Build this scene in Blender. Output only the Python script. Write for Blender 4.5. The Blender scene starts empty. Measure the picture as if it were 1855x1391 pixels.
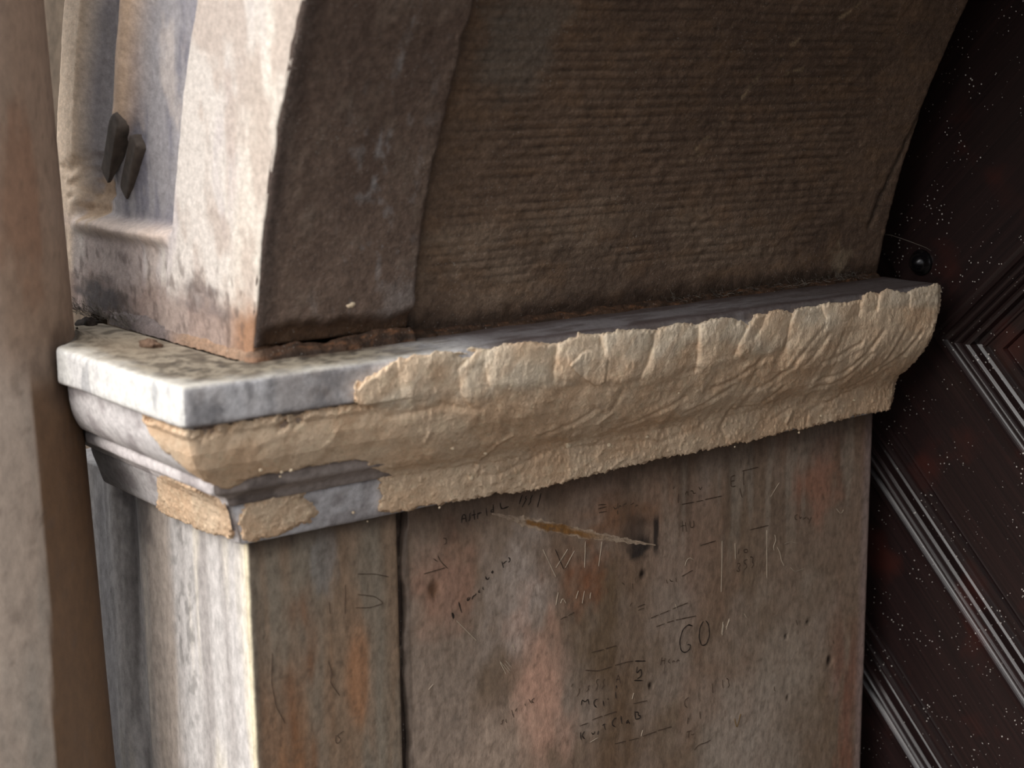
import bpy, math, random
import numpy as np
from mathutils import Matrix, Vector

scene = bpy.context.scene
C = scene.collection
rnd = random.Random(7)

# ------------------------------------------------------------------ camera
cam_data = bpy.data.cameras.new('camera')
cam = bpy.data.objects.new('camera', cam_data)
C.objects.link(cam)
scene.camera = cam
cam_data.sensor_fit = 'HORIZONTAL'
cam_data.sensor_width = 36.0
cam_data.lens = 2850.3 / 1855.0 * 36.0
cam_data.clip_start = 0.02
cam_data.dof.use_dof = True
cam_data.dof.focus_distance = 2.10
cam_data.dof.aperture_fstop = 4.6
cam.matrix_world = Matrix(((0.61318, -0.145844, 0.776363, 1.4809),
                           (0.789882, 0.12541, -0.600299, -0.7774),
                           (-0.009814, 0.981327, 0.192098, 0.4934),
                           (0, 0, 0, 1)))

# ------------------------------------------------------------------ overcast daylight
world = bpy.data.worlds.new('overcast_sky')
scene.world = world
world.use_nodes = True
bg = world.node_tree.nodes['Background']
# standard overcast sky: three times brighter overhead than at the horizon
wn, wl = world.node_tree.nodes, world.node_tree.links
wtc = wn.new('ShaderNodeTexCoord'); wsx = wn.new('ShaderNodeSeparateXYZ'); wl.new(wtc.outputs['Generated'], wsx.inputs[0])
wmr = wn.new('ShaderNodeMapRange'); wmr.inputs['From Min'].default_value = 0.0; wmr.inputs['From Max'].default_value = 1.0
wmr.inputs['To Min'].default_value = 0.62; wmr.inputs['To Max'].default_value = 1.86
wl.new(wsx.outputs['Z'], wmr.inputs['Value']); wl.new(wmr.outputs['Result'], bg.inputs['Strength'])
bg.inputs['Color'].default_value = (0.97, 0.98, 1.0, 1)

sun_data = bpy.data.lights.new('hazy_sun', 'SUN')
sun = bpy.data.objects.new('hazy_sun', sun_data)
C.objects.link(sun)
sun_data.energy = 2.2
sun_data.angle = math.radians(45)
sun_data.color = (1.0, 0.97, 0.93)
sun.rotation_euler = Vector((-0.08, 0.82, -0.56)).to_track_quat('-Z', 'Y').to_euler()

scene.view_settings.view_transform = 'Standard'
scene.view_settings.look = 'None'
scene.view_settings.gamma = 1.0
scene.view_settings.use_curve_mapping = False
scene.view_settings.exposure = 0.58


# ------------------------------------------------------------------ helpers
def lin(c):
    c = np.asarray(c, float) / 255.0
    return np.where(c <= 0.04045, c / 12.92, ((c + 0.055) / 1.055) ** 2.4)


def _hash(ix, iy, iz, seed):
    h = (ix.astype(np.int64) * 374761393 + iy.astype(np.int64) * 668265263 + iz.astype(np.int64) * 2147483647 + seed * 1274126177)
    h = (h ^ (h >> 13)) * 1274126177
    h = h & 0x7fffffff
    h = (h ^ (h >> 16)) * 73244475
    return (h & 0xffff) / 65535.0


def vnoise(x, y, z=None, seed=0):
    x = np.asarray(x, float); y = np.asarray(y, float)
    z = np.zeros_like(x) if z is None else np.asarray(z, float)
    ix, iy, iz = np.floor(x), np.floor(y), np.floor(z)
    fx, fy, fz = x - ix, y - iy, z - iz
    sx, sy, sz = [t * t * t * (t * (t * 6 - 15) + 10) for t in (fx, fy, fz)]
    r = 0
    for dx in (0, 1):
        for dy in (0, 1):
            for dz in (0, 1):
                w = (sx if dx else 1 - sx) * (sy if dy else 1 - sy) * (sz if dz else 1 - sz)
                r = r + w * _hash(ix + dx, iy + dy, iz + dz, seed)
    return r * 2 - 1


def fbm(x, y, z=None, oct=4, seed=0, gain=0.5):
    a, s, n = 1.0, 0.0, 0.0
    x = np.asarray(x, float); y = np.asarray(y, float)
    for o in range(oct):
        f = 2.03 ** o
        s = s + a * vnoise(x * f + 17.3 * o, y * f - 9.1 * o, None if z is None else np.asarray(z) * f + 3.7 * o, seed + o)
        n += a
        a *= gain
    return s / n


def sst(e0, e1, x):
    t = np.clip((x - e0) / (e1 - e0), 0, 1)
    return t * t * (3 - 2 * t)


def mixc(base, col, a):
    return base * (1 - a[..., None]) + np.asarray(col) * a[..., None]


def blob(u, v, cu, cv, ru, rv, rag=0.35, seed=1, soft=0.5, fs=6.0):
    d = np.hypot((u - cu) / ru, (v - cv) / rv) + rag * fbm((u - cu) / ru * fs / 3, (v - cv) / rv * fs / 3, oct=4, seed=seed)
    return 1 - sst(1 - soft, 1 + soft * .4, d)


def make_mesh(name, verts, faces, mat, parent=None, smooth=True, tint=None):
    me = bpy.data.meshes.new(name)
    verts = np.asarray(verts, np.float32).reshape(-1, 3)
    if isinstance(faces, np.ndarray) and faces.ndim == 2:
        nf, k = faces.shape
        me.vertices.add(len(verts)); me.vertices.foreach_set('co', verts.ravel())
        me.loops.add(nf * k); me.loops.foreach_set('vertex_index', faces.astype(np.int32).ravel())
        me.polygons.add(nf); me.polygons.foreach_set('loop_start', np.arange(0, nf * k, k, dtype=np.int32))
        me.update(calc_edges=True); me.validate()
    else:
        me.from_pydata([tuple(map(float, v)) for v in verts], [], [list(map(int, f)) for f in faces])
        me.update()
    if smooth:
        me.polygons.foreach_set('use_smooth', np.ones(len(me.polygons), bool))
    if tint is not None:
        at = me.color_attributes.new('tint', 'FLOAT_COLOR', 'POINT')
        t = np.ones((len(verts), 4), np.float32); t[:, :3] = np.clip(tint, 0, 1).reshape(-1, 3)
        at.data.foreach_set('color', t.ravel())
    me.materials.append(mat)
    o = bpy.data.objects.new(name, me)
    C.objects.link(o)
    if parent is not None:
        o.parent = parent
    return o


def grid_faces(nu, nv, keep=None, off=0):
    i = np.arange(nu - 1)[:, None] * nv + np.arange(nv - 1)[None, :]
    f = np.stack([i, i + nv, i + nv + 1, i + 1], -1)
    if keep is not None:
        f = f[keep]
    return f.reshape(-1, 4) + off


def sheet(name, G, mat, parent=None, tint=None, back=None, flip=False):
    """A dense grid G (nu,nv,3) as the visible skin of a solid: its rim is carried back by `back` and closed."""
    nu, nv, _ = G.shape
    V = G.reshape(-1, 3)
    F = grid_faces(nu, nv)
    T = None if tint is None else tint.reshape(-1, 3)
    if back is not None:
        ids = np.arange(nu * nv).reshape(nu, nv)
        rim = np.concatenate([ids[:-1, 0], ids[-1, :-1], ids[:0:-1, -1], ids[0, :0:-1]])
        B = V[rim] + np.asarray(back)
        n = len(rim)
        b = len(V) + np.arange(n)
        cen = len(V) + n
        F2 = np.stack([rim, b, np.roll(b, -1), np.roll(rim, -1)], -1)
        F3 = np.stack([b, np.full(n, cen), np.full(n, cen), np.roll(b, -1)], -1)
        V = np.concatenate([V, B, B.mean(0)[None]])
        if T is not None:
            T = np.concatenate([T, T[rim], T.mean(0)[None]])
        tri = [list(q) for q in F] + [list(q) for q in F2] + [[q[0], q[1], q[3]] for q in F3]
        F = tri
    if flip:
        F = F[:, ::-1] if isinstance(F, np.ndarray) else [f[::-1] for f in F]
    return make_mesh(name, V, F, mat, parent, True, T)


def empty(name, loc=(0, 0, 0)):
    o = bpy.data.objects.new(name, None)
    o.location = loc
    o.empty_display_size = 0.05
    C.objects.link(o)
    return o


def tag(o, label=None, cat=None, group=None, kind=None):
    if label: o['label'] = label
    if cat: o['category'] = cat
    if group: o['group'] = group
    if kind: o['kind'] = kind
    return o


def box_mesh(name, lo, hi, mat, parent=None):
    x0, y0, z0 = lo; x1, y1, z1 = hi
    v = [(x, y, z) for x in (x0, x1) for y in (y0, y1) for z in (z0, z1)]
    f = [(0, 1, 3, 2), (4, 6, 7, 5), (0, 4, 5, 1), (2, 3, 7, 6), (0, 2, 6, 4), (1, 5, 7, 3)]
    return make_mesh(name, v, f, mat, parent, False)


def rock(name, loc, rad, mat, parent=None, squash=(1, 1, 1), rough=.3, seed=0, n=14):
    """irregular lump: a noisy ball"""
    th = np.linspace(0, np.pi, n)[:, None]; ph = np.linspace(0, 2 * np.pi, 2 * n)[None, :-1]
    D = np.stack([np.sin(th) * np.cos(ph), np.sin(th) * np.sin(ph), np.cos(th) + 0 * ph], -1)
    r = 1 + rough * fbm(D[..., 0] * 1.7 + seed * 3.1, D[..., 1] * 1.7, D[..., 2] * 1.7, oct=3, seed=seed)
    V = D * r[..., None] * rad * np.asarray(squash) + np.asarray(loc)
    nu, nv = V.shape[:2]
    F = []
    for i in range(nu - 1):
        for j in range(nv):
            F.append((i * nv + j, (i + 1) * nv + j, (i + 1) * nv + (j + 1) % nv, i * nv + (j + 1) % nv))
    return make_mesh(name, V, F, mat, parent)


def tube(name, pts, rad, mat, parent=None, sides=5):
    V, F = [], []
    for k, p in enumerate(pts):
        for e in range(sides):
            a = 2 * math.pi * e / sides
            V.append((p[0], p[1] + rad * math.cos(a), p[2] + rad * math.sin(a)))
        if k:
            b = k * sides
            for e in range(sides):
                F.append((b - sides + e, b - sides + (e + 1) % sides, b + (e + 1) % sides, b + e))
    return make_mesh(name, V, F, mat, parent)


# ------------------------------------------------------------------ materials
def new_mat(name):
    m = bpy.data.materials.new(name); m.use_nodes = True
    nt = m.node_tree
    return m, nt, nt.nodes['Principled BSDF']


def tinted(name, rough=.85, spec=.3, mottle=.35, scale=55, stretch=(1, 1, 1), bump=.35, bscale=170, bdist=.002, speck=0.0, speck_scale=230, fine=700):
    """stone or mortar: surface colour from the 'tint' attribute, broken up by noise, with fine relief"""
    m, nt, b = new_mat(name)
    N, L = nt.nodes, nt.links
    at = N.new('ShaderNodeAttribute'); at.attribute_name = 'tint'
    tc = N.new('ShaderNodeTexCoord')
    mp = N.new('ShaderNodeMapping'); mp.inputs['Scale'].default_value = stretch
    L.new(tc.outputs['Object'], mp.inputs['Vector'])
    n1 = N.new('ShaderNodeTexNoise'); n1.inputs['Scale'].default_value = scale; n1.inputs['Detail'].default_value = 9; n1.inputs['Roughness'].default_value = .68
    L.new(mp.outputs['Vector'], n1.inputs['Vector'])
    mr = N.new('ShaderNodeMapRange'); mr.inputs['From Min'].default_value = .25; mr.inputs['From Max'].default_value = .75
    mr.inputs['To Min'].default_value = 1 - mottle; mr.inputs['To Max'].default_value = 1 + mottle
    L.new(n1.outputs['Fac'], mr.inputs['Value'])
    mul = N.new('ShaderNodeVectorMath'); mul.operation = 'SCALE'
    L.new(at.outputs['Color'], mul.inputs[0]); L.new(mr.outputs['Result'], mul.inputs['Scale'])
    col = mul.outputs['Vector']
    if speck > 0:
        v = N.new('ShaderNodeTexVoronoi'); v.inputs['Scale'].default_value = speck_scale
        L.new(tc.outputs['Object'], v.inputs['Vector'])
        n3 = N.new('ShaderNodeTexNoise'); n3.inputs['Scale'].default_value = 24; n3.inputs['Detail'].default_value = 3
        L.new(tc.outputs['Object'], n3.inputs['Vector'])
        th = N.new('ShaderNodeMath'); th.operation = 'MULTIPLY_ADD'; th.inputs[1].default_value = .34; th.inputs[2].default_value = -.065
        L.new(n3.outputs['Fac'], th.inputs[0])
        lt = N.new('ShaderNodeMath'); lt.operation = 'LESS_THAN'
        L.new(v.outputs['Distance'], lt.inputs[0]); L.new(th.outputs[0], lt.inputs[1])
        am = N.new('ShaderNodeMath'); am.operation = 'MULTIPLY'; am.inputs[1].default_value = abs(speck)
        L.new(lt.outputs[0], am.inputs[0])
        mx = N.new('ShaderNodeMix'); mx.data_type = 'RGBA'
        L.new(am.outputs[0], mx.inputs['Factor']); L.new(col, mx.inputs['A'])
        mx.inputs['B'].default_value = (.55, .52, .48, 1)
        col = mx.outputs['Result']
    L.new(col, b.inputs['Base Color'])
    b.inputs['Roughness'].default_value = rough
    b.inputs['Specular IOR Level'].default_value = spec
    n2 = N.new('ShaderNodeTexNoise'); n2.inputs['Scale'].default_value = bscale; n2.inputs['Detail'].default_value = 6; n2.inputs['Roughness'].default_value = .62
    L.new(mp.outputs['Vector'], n2.inputs['Vector'])
    bp = N.new('ShaderNodeBump'); bp.inputs['Strength'].default_value = bump; bp.inputs['Distance'].default_value = bdist
    L.new(n2.outputs['Fac'], bp.inputs['Height'])
    n4 = N.new('ShaderNodeTexNoise'); n4.inputs['Scale'].default_value = fine; n4.inputs['Detail'].default_value = 2
    L.new(tc.outputs['Object'], n4.inputs['Vector'])
    bp2 = N.new('ShaderNodeBump'); bp2.inputs['Strength'].default_value = bump * .7; bp2.inputs['Distance'].default_value = .0008
    L.new(n4.outputs['Fac'], bp2.inputs['Height']); L.new(bp.outputs['Normal'], bp2.inputs['Normal'])
    L.new(bp2.outputs['Normal'], b.inputs['Normal'])
    return m


def plain(name, col, rough=.7, spec=.4, metal=0.0, nscale=40, var=.3, bump=.2, stretch=(1, 1, 1)):
    m, nt, b = new_mat(name)
    N, L = nt.nodes, nt.links
    tc = N.new('ShaderNodeTexCoord'); mp = N.new('ShaderNodeMapping'); mp.inputs['Scale'].default_value = stretch
    L.new(tc.outputs['Object'], mp.inputs['Vector'])
    n = N.new('ShaderNodeTexNoise'); n.inputs['Scale'].default_value = nscale; n.inputs['Detail'].default_value = 7
    L.new(mp.outputs['Vector'], n.inputs['Vector'])
    cr = N.new('ShaderNodeValToRGB')
    c = lin(col)
    cr.color_ramp.elements[0].position = .3; cr.color_ramp.elements[0].color = (*(c * (1 - var)), 1)
    cr.color_ramp.elements[1].position = .7; cr.color_ramp.elements[1].color = (*np.clip(c * (1 + var), 0, 1), 1)
    L.new(n.outputs['Fac'], cr.inputs['Fac']); L.new(cr.outputs['Color'], b.inputs['Base Color'])
    b.inputs['Roughness'].default_value = rough; b.inputs['Specular IOR Level'].default_value = spec; b.inputs['Metallic'].default_value = metal
    bp = N.new('ShaderNodeBump'); bp.inputs['Strength'].default_value = bump; bp.inputs['Distance'].default_value = .002
    L.new(n.outputs['Fac'], bp.inputs['Height']); L.new(bp.outputs['Normal'], b.inputs['Normal'])
    return m


M_PLASTER = tinted('lime_mortar', rough=.95, spec=.1, mottle=.16, scale=110, bump=.6, bscale=330, bdist=.003, fine=1000)
M_JAMB = tinted('worn_jamb_stone', rough=.62, spec=.35, mottle=.42, scale=100, stretch=(1, 1, .55), bump=.4, bscale=150, bdist=.002, speck=.0)
M_MARBLE = tinted('weathered_marble', rough=.72, spec=.3, mottle=.3, scale=130, bump=.5, bscale=150, bdist=.002)
M_SOFFIT = tinted('sooty_soffit_stone', rough=.7, spec=.35, mottle=.5, scale=130, bump=1.0, bscale=210, bdist=.002, speck=.35, speck_scale=210)
M_COLUMN = tinted('column_stone', rough=.6, spec=.35, mottle=.26, scale=80, stretch=(1, 1, .6), bump=.3, bscale=120, bdist=.002)
M_DARK = plain('dark_grime', (40, 32, 27), .9, .2)  # black of the lumps that stand in for the dark void
M_CORE = plain('wall_masonry', (92, 80, 68), .9, .2)
M_GROUND = plain('paving', (92, 86, 80), .9, .2, nscale=6)
M_INK = plain('pencil_mark', (38, 31, 27), .8, .2, var=.2)
M_INK_FAINT = plain('faint_pencil_mark', (70, 56, 46), .8, .2, var=.2)
M_SCRATCH = plain('pale_scratch', (165, 150, 132), .85, .2, var=.2)
M_OCHRE = plain('ochre_scratch', (112, 84, 44), .85, .2)
M_IRON = plain('dark_iron', (70, 61, 54), .8, .35, .0, nscale=90, bump=.5)
M_RUST = plain('rusty_lump', (96, 76, 62), .9, .2, nscale=200, bump=.6)
M_CRUMB = plain('mortar_crumb', (214, 194, 166), .95, .1, nscale=300, bump=.6, var=.1)
M_WEB = plain('cobweb_dust', (112, 104, 96), .9, .1)
M_SCRAPE = plain('scraped_white', (190, 170, 148), .8, .2, nscale=120, var=.35)

# ------------------------------------------------------------------ big structure around the view
KF_COL = (-.338, -.203)
tag(box_mesh('floor', (-40, -60, -1.2), (40, 3, -1.1), M_GROUND), 'pale stone paving in front of the doorway', 'floor', kind='structure')
tag(box_mesh('wall_right', (2.30, 0.0, -1.1), (4.5, 1.3, 1.4), M_CORE), 'far stone jamb across the doorway opening', 'wall', kind='structure')
tag(box_mesh('wall_front', (-4.5, .06, -1.1), (-.53, 1.3, 2.6), M_CORE), 'stone facade wall beside the column', 'wall', kind='structure')


def arch_pt(R, ang):      # angle measured from the springing line up
    return 1.15 - R * np.cos(ang), R * np.sin(ang)


AX = lambda R, z: 1.15 - np.sqrt(R * R - z * z)

# rest of the barrel vault over the doorway, beyond the detailed springer
a0 = math.asin(.80 / 1.168)
n = 40
angs = np.linspace(a0, math.pi, n)
V, F = [], []
for yv in (.02, 1.30):
    for R in (1.168, 1.9):
        for a in angs:
            x, z = arch_pt(R, a); V.append((x, yv, z))
idx = lambda k, r, i: (k * 2 + r) * n + i
for i in range(n - 1):
    F += [(idx(0, 0, i), idx(0, 0, i + 1), idx(1, 0, i + 1), idx(1, 0, i)), (idx(0, 1, i), idx(1, 1, i), idx(1, 1, i + 1), idx(0, 1, i + 1)),
          (idx(0, 0, i), idx(0, 1, i), idx(0, 1, i + 1), idx(0, 0, i + 1)), (idx(1, 0, i), idx(1, 0, i + 1), idx(1, 1, i + 1), idx(1, 1, i))]
F += [(idx(0, 0, 0), idx(1, 0, 0), idx(1, 1, 0), idx(0, 1, 0)), (idx(0, 0, n - 1), idx(0, 1, n - 1), idx(1, 1, n - 1), idx(1, 0, n - 1))]
tag(make_mesh('ceiling', V, F, M_CORE), 'stone barrel vault over the doorway', 'vault', kind='structure')

# ------------------------------------------------------------------ pier (jamb) below the cornice
pier = tag(empty('wall_left', (-.2, .5, -1.1)), 'stained stone door jamb covered in pencil writing', 'jamb', kind='structure')


def child(o, p=pier):
    o.parent = p
    o.matrix_parent_inverse = Matrix.Translation(-p.location)
    return o


def zrows(z_top, z_fine, z_bot, step):
    a = np.arange(z_top, z_fine, -step)
    b = np.linspace(z_fine, z_bot, 8)
    return np.concatenate([a, b])


def jamb_relief(y, z):
    """mm-scale unevenness of the reveal face"""
    return .0011 * fbm(y * 9, z * 6, oct=4, seed=11) + .00035 * fbm(y * 60, z * 40, oct=3, seed=12)


ZR = zrows(.005, -.70, -1.1, .0035)

# narrow front stone: front face, worn arris, then reveal up to the open joint
xs = np.concatenate([np.linspace(-.50, -.006, 190)])
Rr = .005
arc = [(-Rr + Rr * math.sin(t), Rr - Rr * math.cos(t)) for t in np.linspace(0, math.pi / 2, 7)]
path = [(x, 0.0) for x in xs] + arc + [(0.0, y) for y in np.linspace(.008, .1945, 62)] + [(-.0015, .1965), (-.006, .1975), (-.04, .198)]
path = np.array(path)
PX = np.repeat(path[:, 0][:, None], len(ZR), 1); PY = np.repeat(path[:, 1][:, None], len(ZR), 1); PZ = np.repeat(ZR[None, :], len(path), 0)
isf = (np.arange(len(path)) < len(xs))[:, None] & (PX < 2)
wig = .004 * fbm(PZ * 3, PZ * 0 + 1.7, oct=2, seed=4)
flute = np.exp(-((PX + wig + .330) / .030) ** 2)
strip = 1 - sst(-.40, -.355, PX)
dep = np.where(isf, .020 * flute + .006 * strip + .0016 * sst(.0, .4, fbm(PX * 30, PZ * 3, oct=3, seed=3)), 0)
PY2 = PY + dep + np.where(isf, .0008 * fbm(PX * 50, PZ * 14, oct=3, seed=5), 0)
PX2 = PX + np.where(isf, 0, jamb_relief(PY, PZ) * sst(0, .02, PY))
edge = np.exp(-((np.arange(len(path)) - len(xs) - 3) / 5.0) ** 2)[:, None]
PX2 = PX2 - edge * .0018 * np.abs(fbm(PZ * 40, PZ * 0 + .3, oct=3, seed=6)); PY2 = PY2 + edge * .0018 * np.abs(fbm(PZ * 40, PZ * 0 + 5.3, oct=3, seed=8))
G = np.stack([PX2, PY2, PZ], -1)
# colours
front_c = lin((206, 200, 196)) * np.ones(PX.shape + (3,))
st = fbm(PX * 34 + .4 * fbm(PX * 8, PZ * 3, seed=9), PZ * 1.6, oct=4, seed=20)
front_c = mixc(front_c, lin((160, 152, 148)), .7 * sst(-.15, .5, st))
front_c = mixc(front_c, lin((232, 222, 206)), .7 * sst(.05, .4, fbm(PX * 22, PZ * 2.2, oct=3, seed=21)))
front_c = mixc(front_c, lin((176, 160, 146)), .8 * blob(PX, PZ, -.235, -.2, .055, .5, .3, 22))
front_c = mixc(front_c, lin((70, 62, 60)), .75 * flute * sst(-.7, .2, fbm(PX * 40, PZ * 5, oct=3, seed=24)))  # shade of the groove painted into its colour
front_c = mixc(front_c, lin((140, 138, 140)), .8 * strip)
front_c = mixc(front_c, lin((84, 78, 78)), .75 * blob(PX, PZ, -.30, -.02, .07, .07, .4, 23))  # column's shadow below the fascia, painted into the colour
front_c = mixc(front_c, lin((120, 116, 112)), .5 * sst(.15, .4, fbm(PX * 90, PZ * 60, oct=3, seed=25)) * blob(PX, PZ, -.16, -.1, .03, .2, .3, 26))
rev_c = lin((122, 102, 84)) * np.ones(PX.shape + (3,))
s1 = fbm(PY * 26 + .3 * fbm(PY * 20, PZ * 8, seed=31), PZ * 2.0, oct=4, seed=30)
rev_c = mixc(rev_c, lin((118, 110, 98)), .8 * sst(-.3, .45, s1))
rev_c = mixc(rev_c, lin((124, 84, 54)), .7 * sst(-.2, .5, fbm(PY * 22 + 3, PZ * 2.2, oct=4, seed=32)))
rev_c = mixc(rev_c, lin((112, 74, 48)), .75 * (1 - sst(.012, .03, np.abs(PY - .056 - .012 * fbm(PZ * 6, PZ * 0, seed=33)))) * sst(-.1, .4, fbm(PY * 30, PZ * 7, oct=3, seed=34)))
rev_c = mixc(rev_c, lin((146, 104, 74)), .75 * (1 - sst(.008, .026, np.abs(PY - .142 - .01 * fbm(PZ * 5, PZ * 0 + 4, seed=35)))) * sst(-.25, .3, fbm(PY * 20, PZ * 5, oct=3, seed=36)))
rev_c = mixc(rev_c, lin((86, 78, 68)), .7 * (1 - sst(.0, .022, PY)))
rev_c = mixc(rev_c, lin((116, 114, 112)), .6 * blob(PY, PZ, .095, -.04, .022, .05, .4, 37))
rev_c = mixc(rev_c, lin((74, 62, 52)), .4 * sst(.1, .6, fbm(PY * 190, PZ * 150, oct=5, seed=38)))
rev_c = mixc(rev_c, lin((66, 54, 46)), .7 * (1 - sst(.004, .03, -PZ + .006 * fbm(PY * 40, PZ * 0, seed=39))))  # shadow under the cornice painted as a dark strip
cc = np.where(isf[..., None], front_c * .86, rev_c * 1.1)
cc = mixc(cc, lin((232, 218, 188)), np.clip(edge * (1 - sst(.0, .004, PY)), 0, 1) * .9 * np.ones_like(PX))
cc[-2:] = lin((40, 32, 26))
child(sheet('jamb_stone', G, M_JAMB, None, cc, back=(-.02, .06, 0), flip=True))

# wide reveal stone, with its far arris turned back towards the door
ys = np.concatenate([[.207, .2075, .2085], np.linspace(.211, 1.038, 270)])
far = [(-.009 + .009 * math.cos(t), 1.041 + .009 * math.sin(t)) for t in np.linspace(0.05, math.pi / 2, 8)]
path = np.array([(-.03, .207), (-.004, .2072), (-.001, .2085)] + [(0.0, y) for y in ys[3:]] + far + [(-.02, 1.05), (-.06, 1.05)])
PX = np.repeat(path[:, 0][:, None], len(ZR), 1); PY = np.repeat(path[:, 1][:, None], len(ZR), 1); PZ = np.repeat(ZR[None, :], len(path), 0)
pit = blob(PY, PZ, .247, -.108, .010, .014, .2, 51, .8)
pits = sum(blob(PY, PZ, a, b, r, r * 1.3, .3, 52 + k, .8) for k, (a, b, r) in enumerate([(.965, -.372, .007), (.915, -.30, .004), (.868, -.312, .0035), (.875, -.408, .0035), (.585, -.158, .006), (.60, -.32, .004)]))
PX2 = PX + jamb_relief(PY, PZ) * sst(.215, .24, PY) - .003 * pit - .003 * pits
PYj = PY + np.where(PY < .2095, .009 * fbm(PZ * 16, PZ * 0 + .5, oct=4, seed=53) , 0)
G = np.stack([PX2, PYj, PZ], -1)
c = lin((126, 107, 92)) * np.ones(PX.shape + (3,))
c = mixc(c, lin((112, 94, 77)), .8 * sst(-.4, .4, fbm(PY * 9, PZ * 6, oct=5, seed=60)))
c = mixc(c, lin((140, 125, 113)), .7 * sst(-.2, .5, fbm(PY * 14, PZ * 7, oct=5, seed=61)))
c = mixc(c, lin((134, 104, 86)), .4 * sst(-.1, .55, fbm(PY * 16, PZ * 8, oct=4, seed=62)))
c = mixc(c, lin((164, 150, 140)), .85 * blob(PY, PZ, .375, -.15, .055, .09, .7, 63, .95))
c = mixc(c, lin((186, 146, 126)), .9 * blob(PY, PZ, .405, -.29, .05, .11, .7, 64, .95))
c = mixc(c, lin((166, 146, 130)), .7 * blob(PY, PZ, .33, -.36, .09, .1, .8, 65, .95))
c = mixc(c, lin((150, 112, 94)), .6 * blob(PY, PZ, .27, -.1, .05, .06, .8, 66, .95))
c = mixc(c, lin((92, 72, 50)), .8 * blob(PY, PZ, .52, -.21, .07, .12, .7, 67, .95))
c = mixc(c, lin((96, 74, 54)), .8 * blob(PY, PZ, .55, -.40, .06, .12, .7, 68, .95))
c = mixc(c, lin((122, 72, 42)), .75 * blob(PY, PZ, .49, -.145, .035, .05, .7, 69, .95))
c = mixc(c, lin((112, 76, 50)), .7 * blob(PY, PZ, .54, -.07, .07, .03, .7, 70, .95))
c = mixc(c, lin((152, 140, 128)), .7 * blob(PY, PZ, .80, -.46, .14, .16, .7, 71, .95))
c = mixc(c, lin((150, 136, 122)), .55 * blob(PY, PZ, .87, -.33, .10, .10, .8, 72, .95))
strk = fbm(PY * 38, PZ * 3.5, oct=4, seed=73)
c = mixc(c, lin((88, 74, 62)), .65 * sst(.1, .45, strk) * sst(-.22, -.05, PZ) * sst(.45, .6, PY))
c = mixc(c, lin((150, 138, 124)), .45 * sst(.15, .45, fbm(PY * 46, PZ * 4, oct=3, seed=74)) * sst(-.25, -.08, PZ) * sst(.55, .7, PY))
red = (1 - sst(.012, .05, np.abs(PY - 1.0 - .012 * fbm(PZ * 8, PZ * 0, oct=3, seed=75))))
c = mixc(c, lin((122, 68, 52)), .55 * red * sst(-.25, .5, fbm(PY * 40, PZ * 8, oct=5, seed=76)) * sst(-.55, .3, fbm(PZ * 5, PZ * 0 + 3, oct=2, seed=83)))
c = mixc(c, lin((136, 118, 116)), .6 * sst(1.02, 1.04, PY))
c = mixc(c, lin((152, 104, 84)), .6 * blob(PY, PZ, .93, -.09, .05, .06, .7, 77, .95))
c = mixc(c, lin((34, 31, 31)), .92 * blob(PY, PZ, .577, -.121, .021, .017, .35, 78, .5))
c = mixc(c, lin((58, 48, 42)), .7 * blob(PY, PZ, .572, -.10, .03, .03, .5, 79, .8))
c = mixc(c, lin((30, 26, 26)), .9 * (1 - sst(.003, .006, np.abs(PY - .607 - .002 * fbm(PZ * 60, PZ * 0, seed=80)))) * sst(-.142, -.125, PZ) * (1 - sst(-.092, -.075, PZ)))
c = mixc(c, lin((92, 62, 40)), .85 * np.clip(pit, 0, 1)); c = mixc(c, lin((22, 16, 12)), np.clip(pits, 0, 1))
c = mixc(c, lin((84, 68, 56)), .4 * sst(.1, .6, fbm(PY * 200, PZ * 170, oct=5, seed=81)))
c = mixc(c, lin((62, 48, 40)), .65 * (1 - sst(.0, .05, -PZ - .012 + .02 * fbm(PY * 14, PZ * 0, oct=3, seed=82))))  # shadow under the cornice and repair, painted along the top
c = mixc(c, lin((50, 40, 34)), .7 * (1 - sst(.209, .216, PY)))
child(sheet('jamb_stone', G, M_JAMB, None, c * 1.08, back=(-.02, 0, 0), flip=True))

# open joint between the two stones, packed with dark mortar
zz = np.arange(.0, -1.1, -.006)
jw = np.stack([np.full_like(zz, .1945), np.full_like(zz, .1985), np.full_like(zz, .2035), np.full_like(zz, .2095)])
jx = -.006 - .004 * np.abs(fbm(np.repeat(zz[None] * 40, 4, 0), jw * 300, oct=3, seed=90)); jx[0] = jx[3] = -.012
G = np.stack([jx, jw, np.repeat(zz[None], 4, 0)], -1)
jc = mixc(lin((52, 40, 33)) * np.ones(jw.shape + (3,)), lin((150, 134, 118)), .6 * sst(.25, .45, fbm(zz[None] * 22 + jw * 0, jw * 100, oct=3, seed=91)) * sst(-.5, -.1, np.repeat(zz[None], 4, 0)))
child(sheet('joint_mortar', G, M_SOFFIT, None, jc, back=(-.02, 0, 0), flip=True))
child(box_mesh('core', (-.50, .07, -1.1), (-.065, 1.02, .195), M_CORE, None))


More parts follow.
